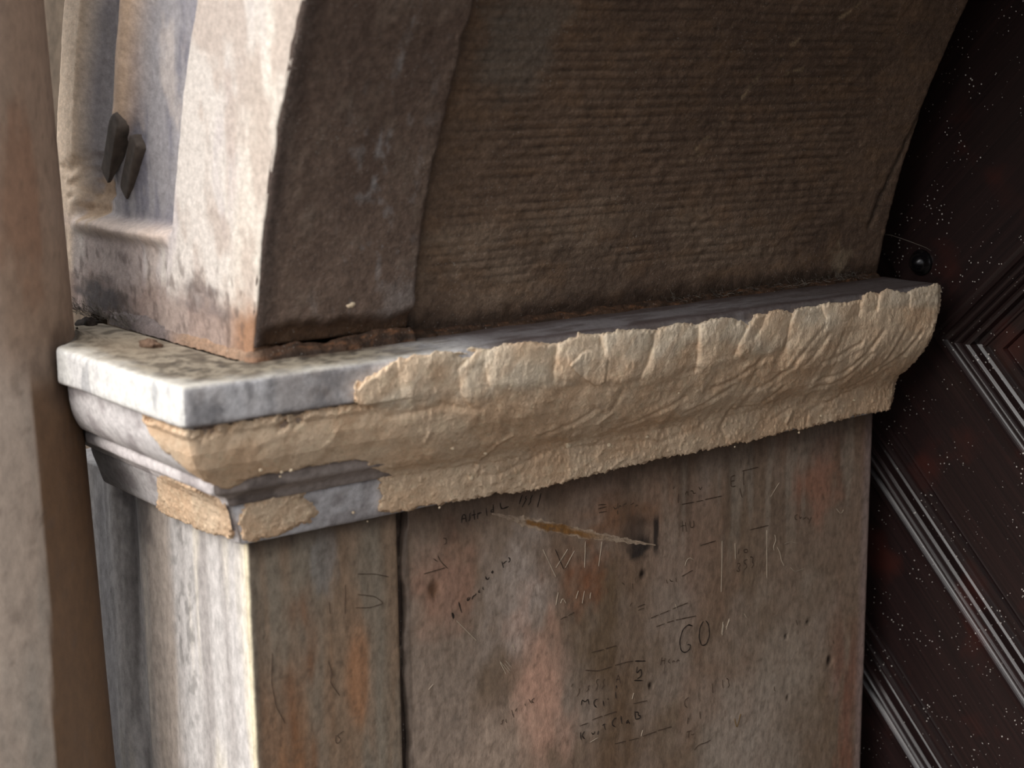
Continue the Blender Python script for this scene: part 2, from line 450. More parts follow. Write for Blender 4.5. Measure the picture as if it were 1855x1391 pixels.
# ------------------------------------------------------------------ pencilled and scratched writing
def ribbon(name, strokes, mat, w, lift=.0010):
    V, F = [], []
    for s in strokes:
        p = np.array(s, float)
        # smooth resample
        L_ = np.concatenate([[0], np.cumsum(np.hypot(*np.diff(p, axis=0).T))])
        m = max(3, int(L_[-1] / .0025))
        t = np.linspace(0, L_[-1], m)
        q = np.stack([np.interp(t, L_, p[:, 0]), np.interp(t, L_, p[:, 1])], 1)
        if len(p) > 2:
            for _ in range(2):
                q[1:-1] = .25 * q[:-2] + .5 * q[1:-1] + .25 * q[2:]
        d = np.gradient(q, axis=0); d /= np.maximum(np.linalg.norm(d, axis=1, keepdims=True), 1e-9)
        nrm = np.stack([-d[:, 1], d[:, 0]], 1)
        ww = w * (.65 + .5 * np.abs(vnoise(t * 300 + len(V), t * 0, seed=3)))
        ww[0] *= .4; ww[-1] *= .4
        l, r = q + nrm * ww[:, None] / 2, q - nrm * ww[:, None] / 2
        b = len(V)
        for k in range(m):
            for e, hgt in ((l[k], lift * .2), (q[k], lift), (r[k], lift * .2)):
                V.append((jamb_relief(e[0], e[1]) * sst(.215, .24, e[0]) * (1 if e[0] > .2 else 1) + hgt if e[0] > .2 else jamb_relief(e[0], e[1]) * sst(0, .02, e[0]) + hgt, e[0], e[1]))
        for k in range(m - 1):
            for h in (0, 1):
                F.append((b + 3 * k + h, b + 3 * k + h + 1, b + 3 * k + 4 + h, b + 3 * k + 3 + h))
    return child(make_mesh(name, V, F, mat))


INK = {"signature":[[[0.2888,-0.0329],[0.2902,-0.0226],[0.2948,-0.0224],[0.2957,-0.0332]],[[0.2896,-0.0282],[0.2951,-0.0283]],[[0.3028,-0.0229],[0.2993,-0.0242],[0.3027,-0.0287],[0.3015,-0.0333],[0.2992,-0.0329]],[[0.3075,-0.0199],[0.3085,-0.0327]],[[0.3039,-0.0264],[0.3109,-0.0263]],[[0.3131,-0.0325],[0.3133,-0.0248]],[[0.3132,-0.0267],[0.3168,-0.0245],[0.3191,-0.0259]],[[0.3262,-0.0213],[0.3272,-0.0312]],[[0.3369,-0.0183],[0.3372,-0.0291]],[[0.3368,-0.0251],[0.3332,-0.0235],[0.3315,-0.0271],[0.3343,-0.0296],[0.3372,-0.0281]],[[0.3475,-0.0183],[0.3486,-0.0273],[0.3606,-0.0255]]],"year":[[[0.382,-0.0141],[0.377,-0.0254]],[[0.3886,-0.0166],[0.3849,-0.0189],[0.3873,-0.0223],[0.3902,-0.0189],[0.3811,-0.0301]],[[0.3983,-0.0173],[0.3934,-0.0224],[0.397,-0.025],[0.3909,-0.0289]],[[0.4114,-0.0172],[0.4056,-0.0345]]],"slanted_name":[[[0.2716,-0.1422],[0.2737,-0.1505]],[[0.2716,-0.1422],[0.2755,-0.1441],[0.2727,-0.1464],[0.2766,-0.1482],[0.2737,-0.1505]],[[0.2822,-0.1308],[0.2866,-0.1455]],[[0.2974,-0.1282],[0.2939,-0.1294],[0.2945,-0.1339],[0.2978,-0.1338],[0.2997,-0.1287]],[[0.3025,-0.1323],[0.304,-0.1267],[0.3072,-0.1303],[0.3087,-0.1257]],[[0.3139,-0.1223],[0.3104,-0.1227],[0.3115,-0.1269],[0.315,-0.1257]],[[0.3192,-0.1194],[0.3163,-0.1214],[0.3172,-0.1242],[0.32,-0.1236]],[[0.3236,-0.1071],[0.324,-0.1125],[0.3283,-0.113],[0.3293,-0.1097]],[[0.3344,-0.102],[0.3308,-0.104],[0.3343,-0.1068],[0.3377,-0.1051],[0.3344,-0.102]],[[0.3489,-0.0934],[0.3512,-0.1019]],[[0.3505,-0.0968],[0.3561,-0.0939]],[[0.3585,-0.0904],[0.3622,-0.0901],[0.3609,-0.0939],[0.3628,-0.0962],[0.3585,-0.0964]]],"strokes":[[[0.505,-0.0491],[0.5182,-0.0505]],[[0.505,-0.0543],[0.5195,-0.0538]],[[0.5063,-0.0597],[0.5195,-0.06]]],"short_word":[[[0.5315,-0.0559],[0.5323,-0.0602],[0.5382,-0.0602],[0.5387,-0.052]],[[0.5395,-0.0594],[0.5422,-0.0537],[0.5449,-0.0583]],[[0.5382,-0.0623],[0.5387,-0.0676]],[[0.5476,-0.0578],[0.5489,-0.0538],[0.5516,-0.0585],[0.553,-0.0545]],[[0.5611,-0.0581],[0.5625,-0.0562],[0.5639,-0.0606],[0.5666,-0.0569]],[[0.5693,-0.0627],[0.5707,-0.0587],[0.574,-0.0614]]],"squiggle":[[[0.4552,-0.1877],[0.4604,-0.1849],[0.4591,-0.1882],[0.4648,-0.1832],[0.4656,-0.1865]],[[0.4423,-0.1896],[0.4488,-0.1869],[0.4539,-0.1887]],[[0.2611,-0.0469],[0.2645,-0.0466],[0.2679,-0.0501],[0.2633,-0.0512],[0.2678,-0.054],[0.2621,-0.0548]],[[0.2528,-0.0664],[0.256,-0.0738],[0.2671,-0.0857]],[[0.246,-0.0689],[0.2526,-0.0741]],[[0.2637,-0.084],[0.2322,-0.0853]]],"bullet":[[[0.5606,-0.198],[0.5647,-0.1936]],[[0.5745,-0.2022],[0.5884,-0.2009]],[[0.5759,-0.2068],[0.587,-0.206]]],"large_initials":[[[0.6773,-0.2519],[0.6684,-0.2476],[0.6582,-0.2531],[0.6526,-0.2685],[0.6557,-0.2826],[0.6631,-0.2878],[0.6719,-0.2854],[0.6748,-0.2782],[0.6673,-0.2765]],[[0.698,-0.2499],[0.6913,-0.2573],[0.6901,-0.2728],[0.6957,-0.2854],[0.7047,-0.2853],[0.7105,-0.2731],[0.7087,-0.2568],[0.7025,-0.2498]]],"ruled_lines":[[[0.609,-0.2374],[0.6247,-0.2365]],[[0.629,-0.236],[0.6419,-0.2361]],[[0.6448,-0.236],[0.6844,-0.239]],[[0.5989,-0.223],[0.6131,-0.2214]],[[0.6159,-0.2214],[0.6331,-0.2197]],[[0.6388,-0.2188],[0.6679,-0.2163]],[[0.654,-0.0747],[0.6772,-0.0756]],[[0.6801,-0.0757],[0.6948,-0.0761]],[[0.6977,-0.0759],[0.7304,-0.0762]],[[0.769,-0.0474],[0.8014,-0.0471]],[[0.7721,-0.0479],[0.7726,-0.0679]],[[0.7651,-0.0711],[0.77,-0.0853]],[[0.7554,-0.0513],[0.7464,-0.0514],[0.7483,-0.0671],[0.7573,-0.0664]],[[0.7474,-0.0582],[0.7547,-0.0583]],[[0.69,-0.1392],[0.7197,-0.1383]],[[0.6466,-0.0584],[0.6468,-0.0713]],[[0.6394,-0.0475],[0.6366,-0.0502]],[[0.7868,-0.1354],[0.8245,-0.1356]]],"number":[[[0.7658,-0.1584],[0.7644,-0.166]],[[0.7751,-0.1625],[0.7829,-0.1617],[0.7846,-0.1677],[0.7768,-0.1673],[0.7751,-0.1625]],[[0.7626,-0.1803],[0.7678,-0.1791],[0.7701,-0.1841],[0.7634,-0.1861],[0.7703,-0.1905],[0.7651,-0.1933],[0.7619,-0.1892]],[[0.7833,-0.1781],[0.7755,-0.1773],[0.7756,-0.1818],[0.7819,-0.1842],[0.783,-0.1894],[0.7774,-0.1913]],[[0.7879,-0.1752],[0.7958,-0.1768],[0.7912,-0.1827],[0.7976,-0.1874],[0.7915,-0.1918]]],"faint_word":[[[0.8839,-0.1305],[0.8774,-0.1304],[0.8783,-0.1364],[0.8842,-0.1386]],[[0.889,-0.1337],[0.8875,-0.1376],[0.8924,-0.139],[0.893,-0.1349]],[[0.8965,-0.1409],[0.8973,-0.1364],[0.9018,-0.1411],[0.9029,-0.1372]],[[0.9056,-0.1386],[0.9101,-0.1434]],[[0.914,-0.1394],[0.9093,-0.1479]],[[0.6544,-0.0975],[0.6561,-0.113]],[[0.6516,-0.1045],[0.6603,-0.1051]],[[0.6602,-0.1007],[0.6633,-0.1143]],[[0.6689,-0.1001],[0.6705,-0.1113],[0.6778,-0.1105],[0.6762,-0.1015]]],"letter_strokes":[[[0.8881,-0.2906],[0.8911,-0.2996]],[[0.97,-0.3408],[0.9727,-0.3475]],[[0.6268,-0.1746],[0.6283,-0.1803]],[[0.6325,-0.1747],[0.634,-0.1805],[0.6397,-0.1795]],[[0.644,-0.176],[0.6455,-0.1818]],[[0.6556,-0.1762],[0.6701,-0.1726],[0.6759,-0.1716]],[[0.5459,-0.1619],[0.5513,-0.162],[0.5508,-0.1662]],[[0.5651,-0.167],[0.5651,-0.1745]],[[0.6596,-0.0617],[0.6638,-0.056],[0.6654,-0.0638]],[[0.6697,-0.0591],[0.6754,-0.058],[0.6741,-0.0642],[0.6799,-0.0631]],[[0.6856,-0.0554],[0.6886,-0.0624],[0.6915,-0.0564]]],"divider":[[[0.4834,-0.2684],[0.5047,-0.2747],[0.529,-0.2743]],[[0.5345,-0.2739],[0.5565,-0.2745],[0.5676,-0.2761]],[[0.494,-0.2464],[0.5154,-0.2473]],[[0.5181,-0.2469],[0.5371,-0.2471]],[[0.474,-0.3432],[0.4886,-0.3428]],[[0.4953,-0.3403],[0.5129,-0.3396]],[[0.5156,-0.3399],[0.5375,-0.3396]],[[0.5349,-0.3851],[0.5543,-0.3868]],[[0.5599,-0.3872],[0.5782,-0.3888]],[[0.5853,-0.388],[0.611,-0.3884]],[[0.6139,-0.388],[0.6401,-0.3895]],[[0.568,-0.3366],[0.5934,-0.3389]]],"initial_t":[[[0.5704,-0.2768],[0.5901,-0.2816]],[[0.5746,-0.2855],[0.5733,-0.2961],[0.5817,-0.2894],[0.5832,-0.3008],[0.5748,-0.3031]],[[0.5692,-0.3039],[0.5846,-0.3078]]],"small_name":[[[0.6199,-0.2833],[0.6172,-0.2938]],[[0.6257,-0.2858],[0.6244,-0.2944]],[[0.6186,-0.2885],[0.6258,-0.2892]],[[0.6344,-0.2895],[0.6301,-0.2902],[0.631,-0.2945],[0.6348,-0.2941],[0.636,-0.2957]],[[0.6389,-0.2957],[0.6403,-0.2909],[0.6447,-0.296]],[[0.647,-0.2966],[0.649,-0.2922],[0.6535,-0.2968]]],"lower_name":[[[0.4767,-0.3148],[0.478,-0.3066],[0.4833,-0.3133],[0.4887,-0.3083],[0.49,-0.3172]],[[0.5047,-0.3135],[0.498,-0.314],[0.498,-0.3204],[0.5034,-0.3251]],[[0.5142,-0.3182],[0.5156,-0.3261]],[[0.5224,-0.317],[0.5232,-0.3194]],[[0.536,-0.3119],[0.5369,-0.3208]],[[0.5373,-0.3024],[0.5379,-0.3069]]],"letters":[[[0.4596,-0.2848],[0.4623,-0.2812]],[[0.4728,-0.2902],[0.4741,-0.2981],[0.4688,-0.301]],[[0.4913,-0.2911],[0.486,-0.2919],[0.4908,-0.2966],[0.4855,-0.2982]],[[0.5061,-0.2858],[0.5007,-0.2877],[0.5061,-0.2944],[0.5007,-0.3006]],[[0.5169,-0.2885],[0.5115,-0.2904],[0.5169,-0.2961],[0.5115,-0.3012]],[[0.536,-0.2977],[0.54,-0.2868],[0.5442,-0.3009]],[[0.5373,-0.2948],[0.5428,-0.2951]]],"bottom_name":[[[0.4753,-0.3522],[0.4766,-0.3634]],[[0.4819,-0.3529],[0.4766,-0.3579],[0.4833,-0.3641]],[[0.494,-0.3573],[0.4953,-0.362],[0.4994,-0.3621],[0.4999,-0.3579]],[[0.5048,-0.3636],[0.5061,-0.3585]],[[0.5156,-0.3512],[0.5184,-0.3607]],[[0.5129,-0.3527],[0.5184,-0.3524]],[[0.5375,-0.3484],[0.5307,-0.3498],[0.5293,-0.3571],[0.5362,-0.3612]],[[0.5458,-0.3484],[0.5472,-0.3598]],[[0.5597,-0.3577],[0.5556,-0.3576],[0.5542,-0.3617],[0.5584,-0.3628],[0.5597,-0.3577],[0.5612,-0.3636]],[[0.5709,-0.3485],[0.5724,-0.36]],[[0.5709,-0.3496],[0.5794,-0.3518],[0.5751,-0.3552],[0.5836,-0.3585],[0.5794,-0.3619],[0.5724,-0.36]]],"side_marks":[[[0.6684,-0.4053],[0.6774,-0.4054]],[[0.6729,-0.4054],[0.6715,-0.4142]],[[0.6774,-0.4112],[0.6796,-0.4153],[0.6835,-0.4117]],[[0.6839,-0.4361],[0.6913,-0.4313],[0.6974,-0.4306],[0.7065,-0.432],[0.7156,-0.4299]],[[0.717,-0.3458],[0.7179,-0.3598]],[[0.7369,-0.345],[0.7387,-0.3582]],[[0.7446,-0.3447],[0.7508,-0.3486],[0.7478,-0.3524],[0.7526,-0.3571],[0.748,-0.3594]],[[0.6706,-0.3544],[0.6638,-0.3561],[0.6633,-0.3651],[0.6693,-0.3689]],[[0.671,-0.3842],[0.6697,-0.393]],[[0.6934,-0.381],[0.6952,-0.393]],[[0.8441,-0.3828],[0.845,-0.3914],[0.8476,-0.3909]]],"left_word":[[[0.3892,-0.2835],[0.3941,-0.291]],[[0.398,-0.2847],[0.3916,-0.2872],[0.3979,-0.291]],[[0.3617,-0.2908],[0.3653,-0.3021]],[[0.3493,-0.3009],[0.3444,-0.301],[0.3492,-0.305],[0.3443,-0.3058]],[[0.3529,-0.3009],[0.3504,-0.3064],[0.3541,-0.3064]],[[0.3829,-0.2881],[0.3841,-0.2915]],[[0.3678,-0.2945],[0.3699,-0.2909]]],"block_ring":[[[0.1401,-0.0663],[0.1639,-0.0712],[0.1826,-0.0786]],[[0.1361,-0.106],[0.1546,-0.1101],[0.1749,-0.1091],[0.1631,-0.0982],[0.1393,-0.0907]],[[0.1046,-0.2534],[0.1029,-0.2625],[0.1067,-0.266],[0.1122,-0.2603],[0.1045,-0.2546],[0.1152,-0.2515]],[[0.1014,-0.0918],[0.1022,-0.106]],[[0.1235,-0.0757],[0.1215,-0.1103]],[[0.0265,-0.1346],[0.0238,-0.1684],[0.0286,-0.1997],[0.039,-0.2212]],[[0.0975,-0.1611],[0.1021,-0.1764],[0.0991,-0.1875],[0.1115,-0.2073]]]}
SCRATCH = {"capital_scratches":[[[0.4138,-0.0903],[0.4237,-0.1095],[0.435,-0.1312]],[[0.4543,-0.0982],[0.435,-0.119]],[[0.4658,-0.1026],[0.4503,-0.1221]],[[0.484,-0.0937],[0.4827,-0.1287]],[[0.5116,-0.099],[0.5063,-0.1314]]],"small_scratches":[[[0.4387,-0.1526],[0.4348,-0.1682]],[[0.4424,-0.1679],[0.4463,-0.1604],[0.4514,-0.1698]],[[0.4722,-0.1577],[0.4682,-0.1673]],[[0.4826,-0.1599],[0.4787,-0.1758]],[[0.4931,-0.1643],[0.4918,-0.1724]],[[0.3435,-0.2209],[0.3602,-0.2424]],[[0.3532,-0.2233],[0.3628,-0.2348]],[[0.3632,-0.2043],[0.368,-0.2125]],[[0.2783,-0.1535],[0.292,-0.1685],[0.3081,-0.1862]],[[0.2353,-0.231],[0.2423,-0.2258]]],"wall_scratches":[[[0.7318,-0.1406],[0.7326,-0.1765],[0.7319,-0.2146]],[[0.8215,-0.1419],[0.8237,-0.2134]],[[0.7579,-0.149],[0.7594,-0.1729]],[[0.8377,-0.1518],[0.8413,-0.1617],[0.835,-0.1673],[0.8369,-0.1746]],[[0.8432,-0.1712],[0.85,-0.1818],[0.8519,-0.1914],[0.8587,-0.2021]],[[0.8576,-0.1694],[0.8706,-0.1685],[0.8872,-0.174]],[[0.6612,-0.162],[0.6625,-0.1557],[0.6697,-0.1516],[0.6786,-0.1578]],[[0.8449,-0.0768],[0.828,-0.0942]],[[0.872,-0.2071],[0.8821,-0.2162],[0.9019,-0.2156]],[[0.9695,-0.1366],[0.9804,-0.148],[0.9853,-0.1417]],[[0.7498,-0.2593],[0.7423,-0.269]],[[0.7376,-0.2634],[0.7349,-0.2787]],[[0.6445,-0.2134],[0.6461,-0.2204]],[[0.7776,-0.2564],[0.7857,-0.2651]]],"low_scratches":[[[0.3652,-0.2043],[0.3676,-0.213]],[[0.3443,-0.2227],[0.3537,-0.2413]],[[0.3515,-0.2265],[0.3611,-0.2391]],[[0.5652,-0.3293],[0.5685,-0.3213]],[[0.5852,-0.3791],[0.5825,-0.3872]],[[0.7487,-0.2572],[0.7429,-0.2718]],[[0.7365,-0.259],[0.7338,-0.2766]],[[0.4913,-0.3707],[0.5048,-0.3679]],[[0.7797,-0.2573],[0.783,-0.2638]]]}
OCHRE = {"letter_v":[[[0.7632,-0.4102],[0.7677,-0.4267],[0.7757,-0.4065]]]}
CUT = {"capital_stroke":[[[0.4339,-0.0942],[0.4414,-0.11],[0.4478,-0.1236]]]}
for k, v in INK.items():
    strong = k in ('signature', 'year', 'large_initials', 'bottom_name', 'lower_name', 'slanted_name', 'initial_t')
    ribbon('pencil_writing', v, M_INK if strong else M_INK_FAINT, .0019 if strong else (.0009 if k == 'block_ring' else .0014))
for k, v in CUT.items():
    ribbon('pencil_writing', v, M_INK, .0012)
for k, v in SCRATCH.items():
    ribbon('pale_scratch', v, M_SCRATCH, .0010)
for k, v in OCHRE.items():
    ribbon('ochre_scratch', v, M_OCHRE, .0011)

# long pale gouge with a rusty streak, running down to the soot mark
t = np.linspace(0, 1, 180)[:, None]; w = np.linspace(-1, 1, 13)[None, :]
cy = .335 + t * .272; cz = -.030 - t * .092 - .003 * np.sin(t * 3)
half = np.interp(t, [0, .12, .22, .5, .75, 1], [.0012, .0045, .0085, .0072, .0048, .0008]) * (1 + .5 * fbm(t * 40, w * 0 + 2 + np.sign(w), oct=4, seed=95))
wy, wz = .33, .94
Yg = cy + w * half * wy; Zg = cz + w * half * wz
Xg = jamb_relief(Yg, Zg) + .0007 * (1 - np.abs(w) ** 3) - .0003 + .0004 * fbm(t * 60, w * 3, oct=3, seed=98)
gc = lin((166, 146, 126)) * np.ones(Yg.shape + (3,))
gc = mixc(gc, lin((140, 122, 106)), .9 * (1 - sst(.10, .2, t)))
gc = mixc(gc, lin((128, 88, 42)), .95 * (1 - sst(.3, .8, np.abs(w + .1 + .5 * fbm(t * 12, w * 1.5, oct=3, seed=96)))) * sst(.18, .2, t + .01 * w) * (1 - sst(.50, .75, t)))
gc = mixc(gc, lin((104, 84, 66)), .7 * sst(.05, .5, fbm(t * 50, w * 4, oct=4, seed=97)))
gc = mixc(gc, lin((126, 107, 92)), .8 * sst(.75, 1.0, np.abs(w)))
child(sheet('gouge', np.stack([Xg, Yg, Zg], -1), M_JAMB, None, gc, back=(-.002, 0, 0), flip=True))

# ------------------------------------------------------------------ cornice (impost)
PL = [(.060,.2045,.060,.1985),(.076,.2058,.076,.1985),(.088,.2065,.088,.1985),(.097,.2060,.098,.1985),(.1035,.2015,.1,.197),(.1062,.191,.1,.19),(.107,.175,.1,.175),
      (.1055,.158,.1,.159),(.102,.14,.087,.147),(.0975,.125,.086,.13),(.090,.110,.079,.11),(.079,.094,.067,.094),
      (.0690,.079,.058,.083),(.0560,.066,.05,.07),(.0415,.055,.035,.06),(.0345,.046,.0265,.046),(.031,.03,.0215,.03),
      (.027,.012,.0165,.012),(.0235,0,.0125,.001),(.0225,-.008,-.003,-.006),(.021,-.018,-.003,-.018)]
KF = 1.153
YEND = 1.05

cornice = tag(empty('impost_cornice', (0.02, .4, 0)), 'pale weathered marble impost cornice turning the corner of the jamb', 'cornice', kind='thing')


def x_end(y):
    d = .156 ** 2 - (y - KF_COL[1]) ** 2
    return np.where(y < -.048, KF_COL[0] + np.sqrt(np.maximum(d, 0)), -.338)


def resample(poly, step):
    out = []
    for (a, b) in zip(poly, poly[1:] + poly[:1]):
        L_ = math.hypot(b[0] - a[0], b[1] - a[1]); k = max(1, int(round(L_ / step)))
        for i in range(k):
            t_ = i / k; out.append((a[0] + (b[0] - a[0]) * t_, a[1] + (b[1] - a[1]) * t_))
    return np.array(out)


def moulding(name, poly, colour, rough=.0012, nf=110, nr=330, step=.004, mat=None, yend=YEND, fineamp=.0003):
    pr = resample(poly, step)
    # round the profile a little
    for _ in range(2):
        pr = .25 * np.roll(pr, 1, 0) + .5 * pr + .25 * np.roll(pr, -1, 0)
    p, z = pr[:, 0], pr[:, 1]
    k = len(p)
    tf = np.linspace(0, 1, nf)[:, None]; tr = np.linspace(0, 1, nr)[1:, None]
    xf = x_end(-KF * p)[None] * (1 - tf) + p[None] * tf; yf = -KF * p[None] + 0 * tf
    xr = p[None] + 0 * tr; yr = -KF * p[None] * (1 - tr) + yend * tr
    X = np.concatenate([xf, xr]); Y = np.concatenate([yf, yr]); Zz = np.repeat(z[None], len(X), 0)
    a = np.concatenate([xf - p[None], yr + KF * p[None]])          # distance from the mitre
    # profile normal
    d = np.roll(pr, -1, 0) - np.roll(pr, 1, 0); nn = np.stack([d[:, 1], -d[:, 0]], 1); nn /= np.maximum(np.linalg.norm(nn, axis=1, keepdims=True), 1e-9)
    cen = pr.mean(0)
    if np.mean(np.sum(nn * (pr - cen), 1)) < 0: nn = -nn
    amp = rough * fbm(X * 14 + 2, Y * 14, Zz * 14, oct=4, seed=len(name)) + fineamp * fbm(X * 120, Y * 120, Zz * 120, oct=3, seed=len(name) + 3)
    amp = amp - np.clip(nn[:, 0], 0, 1)[None] * .0035 * np.exp(-(a / .004) ** 2) * (.5 + .5 * fbm(X * 60, Y * 60, Zz * 60, seed=2))
    inner = sst(.001, .01, p)[None]
    amp = amp * inner
    fr = (np.arange(len(X)) < nf)[:, None]
    X2 = X + np.where(fr, 0, nn[:, 0][None] * amp); Y2 = Y - np.where(fr, nn[:, 0][None] * amp, 0); Z2 = Zz + nn[:, 1][None] * amp
    # ease the arris itself in both directions
    ec = np.exp(-(a / .004) ** 2) * inner * .0018 * np.clip(nn[:, 0], 0, 1)[None]
    X2 = X2 - ec; Y2 = Y2 + ec
    V = np.stack([X2, Y2, Z2], -1)
    m = len(X)
    ids = np.arange(m * k).reshape(m, k); nx = np.roll(ids, -1, 1)
    F = np.stack([ids[:-1], nx[:-1], nx[1:], ids[1:]], -1).reshape(-1, 4)
    F = [list(q) for q in F] + [list(ids[0][::-1]), list(ids[-1])]
    col = colour(X, Y, Zz, a, np.repeat(nn[None, :, 1], m, 0), fr)
    # winding
    o = make_mesh(name, V.reshape(-1, 3), F, mat or M_MARBLE, None, True, col.reshape(-1, 3))
    import bmesh
    bm = bmesh.new(); bm.from_mesh(o.data); bmesh.ops.recalc_face_normals(bm, faces=bm.faces); bm.to_mesh(o.data); bm.free()
    return child(o, cornice)


def slab_col(X, Y, Z_, a, nz, fr):
    c = lin((190, 188, 190)) * np.ones(X.shape + (3,))
    c = mixc(c, lin((136, 128, 124)), .7 * sst(-.2, .5, fbm(X * 22, Y * 22, Z_ * 12, oct=5, seed=101)) * ~fr)
    c = mixc(c, lin((96, 92, 92)), .6 * sst(.1, .6, fbm(X * 60, Y * 50, Z_ * 24, oct=5, seed=102)) * ~fr)
    f = lin((212, 209, 204)) * np.ones(X.shape + (3,))
    f = mixc(f, lin((196, 192, 190)), .7 * sst(.1, .4, fbm(X * 26, Y * 26, Z_ * 8, oct=4, seed=103)))
    f = mixc(f, lin((160, 158, 158)), .85 * sst(.25, .4, fbm(X * 40, Y * 40, Z_ * 10, oct=3, seed=104)))
    c = np.where(fr[..., None] & np.ones_like(X, bool)[..., None], f, c)
    c = mixc(c, lin((96, 96, 100)), .6 * blob(Y, Z_, -.085, .172, .022, .014, .6, 114, .9) * ~fr)
    c = mixc(c, lin((104, 92, 84)), .75 * blob(Y, Z_, .060, .185, .05, .022, .7, 115, .9) * ~fr)
    c = mixc(c, lin((120, 118, 120)), .6 * sst(.1, .5, fbm(Y * 110 + Z_ * 30, Z_ * 26, oct=4, seed=116)) * ~fr)
    # chip line in the front arris
    c = mixc(c, lin((150, 150, 152)), .7 * blob(X, Z_, .045, .185, .008, .018, .5, 105) * fr)
    # top: dusty grey, blotched and yellowish near the corner, bluish grey dust along the reveal
    top = sst(.5, .9, nz)
    tcol = lin((202, 202, 207)) * np.ones(X.shape + (3,))
    tcol = mixc(tcol, lin((122, 118, 120)), .85 * sst(-.15, .4, fbm(X * 130, Y * 26, oct=5, seed=106)))
    tcol = mixc(tcol, lin((118, 108, 104)), .7 * blob(Y, X, .95, .06, .27, .09, .5, 107, .9))
    tcol = mixc(tcol, lin((58, 46, 46)), .8 * sst(.084, .094, X + .012 * fbm(Y * 20, Y * 0, oct=3, seed=112)) * sst(.18, .3, Y))
    near = 1 - sst(.10, .34, Y)
    dirt = mixc(lin((138, 128, 112)) * np.ones(X.shape + (3,)), lin((84, 75, 64)), .95 * sst(-.3, .4, fbm(X * 60 + Y * 40, Y * 90 - X * 20, oct=6, seed=108)))
    dirt = mixc(dirt, lin((56, 50, 46)), .85 * sst(.15, .45, fbm(X * 80, Y * 140, oct=5, seed=109)) * sst(-.10, .03, X))
    dirt = mixc(dirt, lin((128, 114, 96)), .6 * blob(X, Y, -.16, -.045, .09, .05, .5, 113, .9))
    dirt = mixc(dirt, lin((196, 191, 182)), .85 * sst(.070, .112, np.maximum(X, -Y - .01) + .02 * fbm(X * 30, Y * 30, oct=4, seed=110)))
    tcol = tcol * (1 - near[..., None]) + dirt * near[..., None]
    tcol = mixc(tcol, lin((70, 50, 38)), .8 * (1 - sst(.0, .030, X - .016 + .012 * fbm(X * 30, Y * 40, oct=4, seed=111))) * (Y > -.0))
    c = c * (1 - top[..., None]) + tcol * top[..., None]
    c = mixc(c, lin((74, 62, 60)), .8 * sst(.180, .190, Z_) * sst(.2, .3, Y) * ~fr)
    # soffit of the slab is dull
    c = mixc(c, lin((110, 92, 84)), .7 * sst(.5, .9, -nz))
    return c


def plain_col(base, dark, seed, frontc=(206, 200, 198)):
    def fn(X, Y, Z_, a, nz, fr):
        c = lin(base) * np.ones(X.shape + (3,))
        c = mixc(c, lin(dark), .8 * sst(-.05, .4, fbm(X * 24, Y * 24, Z_ * 30, oct=4, seed=seed)))
        c = mixc(c, lin((70, 62, 60)), .5 * sst(.1, .6, fbm(X * 80, Y * 80, Z_ * 100, oct=5, seed=seed + 1)))
        f = lin(frontc) * np.ones(X.shape + (3,))
        f = mixc(f, lin((150, 140, 140)), .7 * sst(.0, .4, fbm(X * 24, Y * 24, Z_ * 40, oct=4, seed=seed + 2)))
        f = mixc(f, lin((92, 88, 88)), .8 * sst(-.19, -.30, X + .03 * fbm(X * 20, Z_ * 20, seed=seed)) )  # fronts painted darker towards the column for its shade
        return np.where((fr & np.ones_like(X, bool))[..., None], f, c)
    return fn


moulding('slab', [(0, .1575), (.1015, .1575), (.1015, .2), (0, .2)], slab_col, rough=.0014)
moulding('ovolo', [(0, .0885), (.061, .0885), (.0715, .097), (.080, .109), (.0860, .124), (.0885, .14), (.0890, .1572), (0, .1572)], plain_col((150, 132, 118), (120, 100, 88), 120), rough=.0008)
moulding('fillet', [(0, .0505), (.034, .0505), (.0365, .061), (.047, .068), (.0585, .073), (.0600, .0883), (0, .0883)], plain_col((150, 139, 134), (108, 98, 94), 130, (222, 214, 212)), rough=.0008)
moulding('fascia', [(0, -.001), (.0135, -.001), (.0275, .047), (.0275, .0503), (0, .0503)], plain_col((196, 194, 197), (146, 140, 140), 140), rough=.0008)

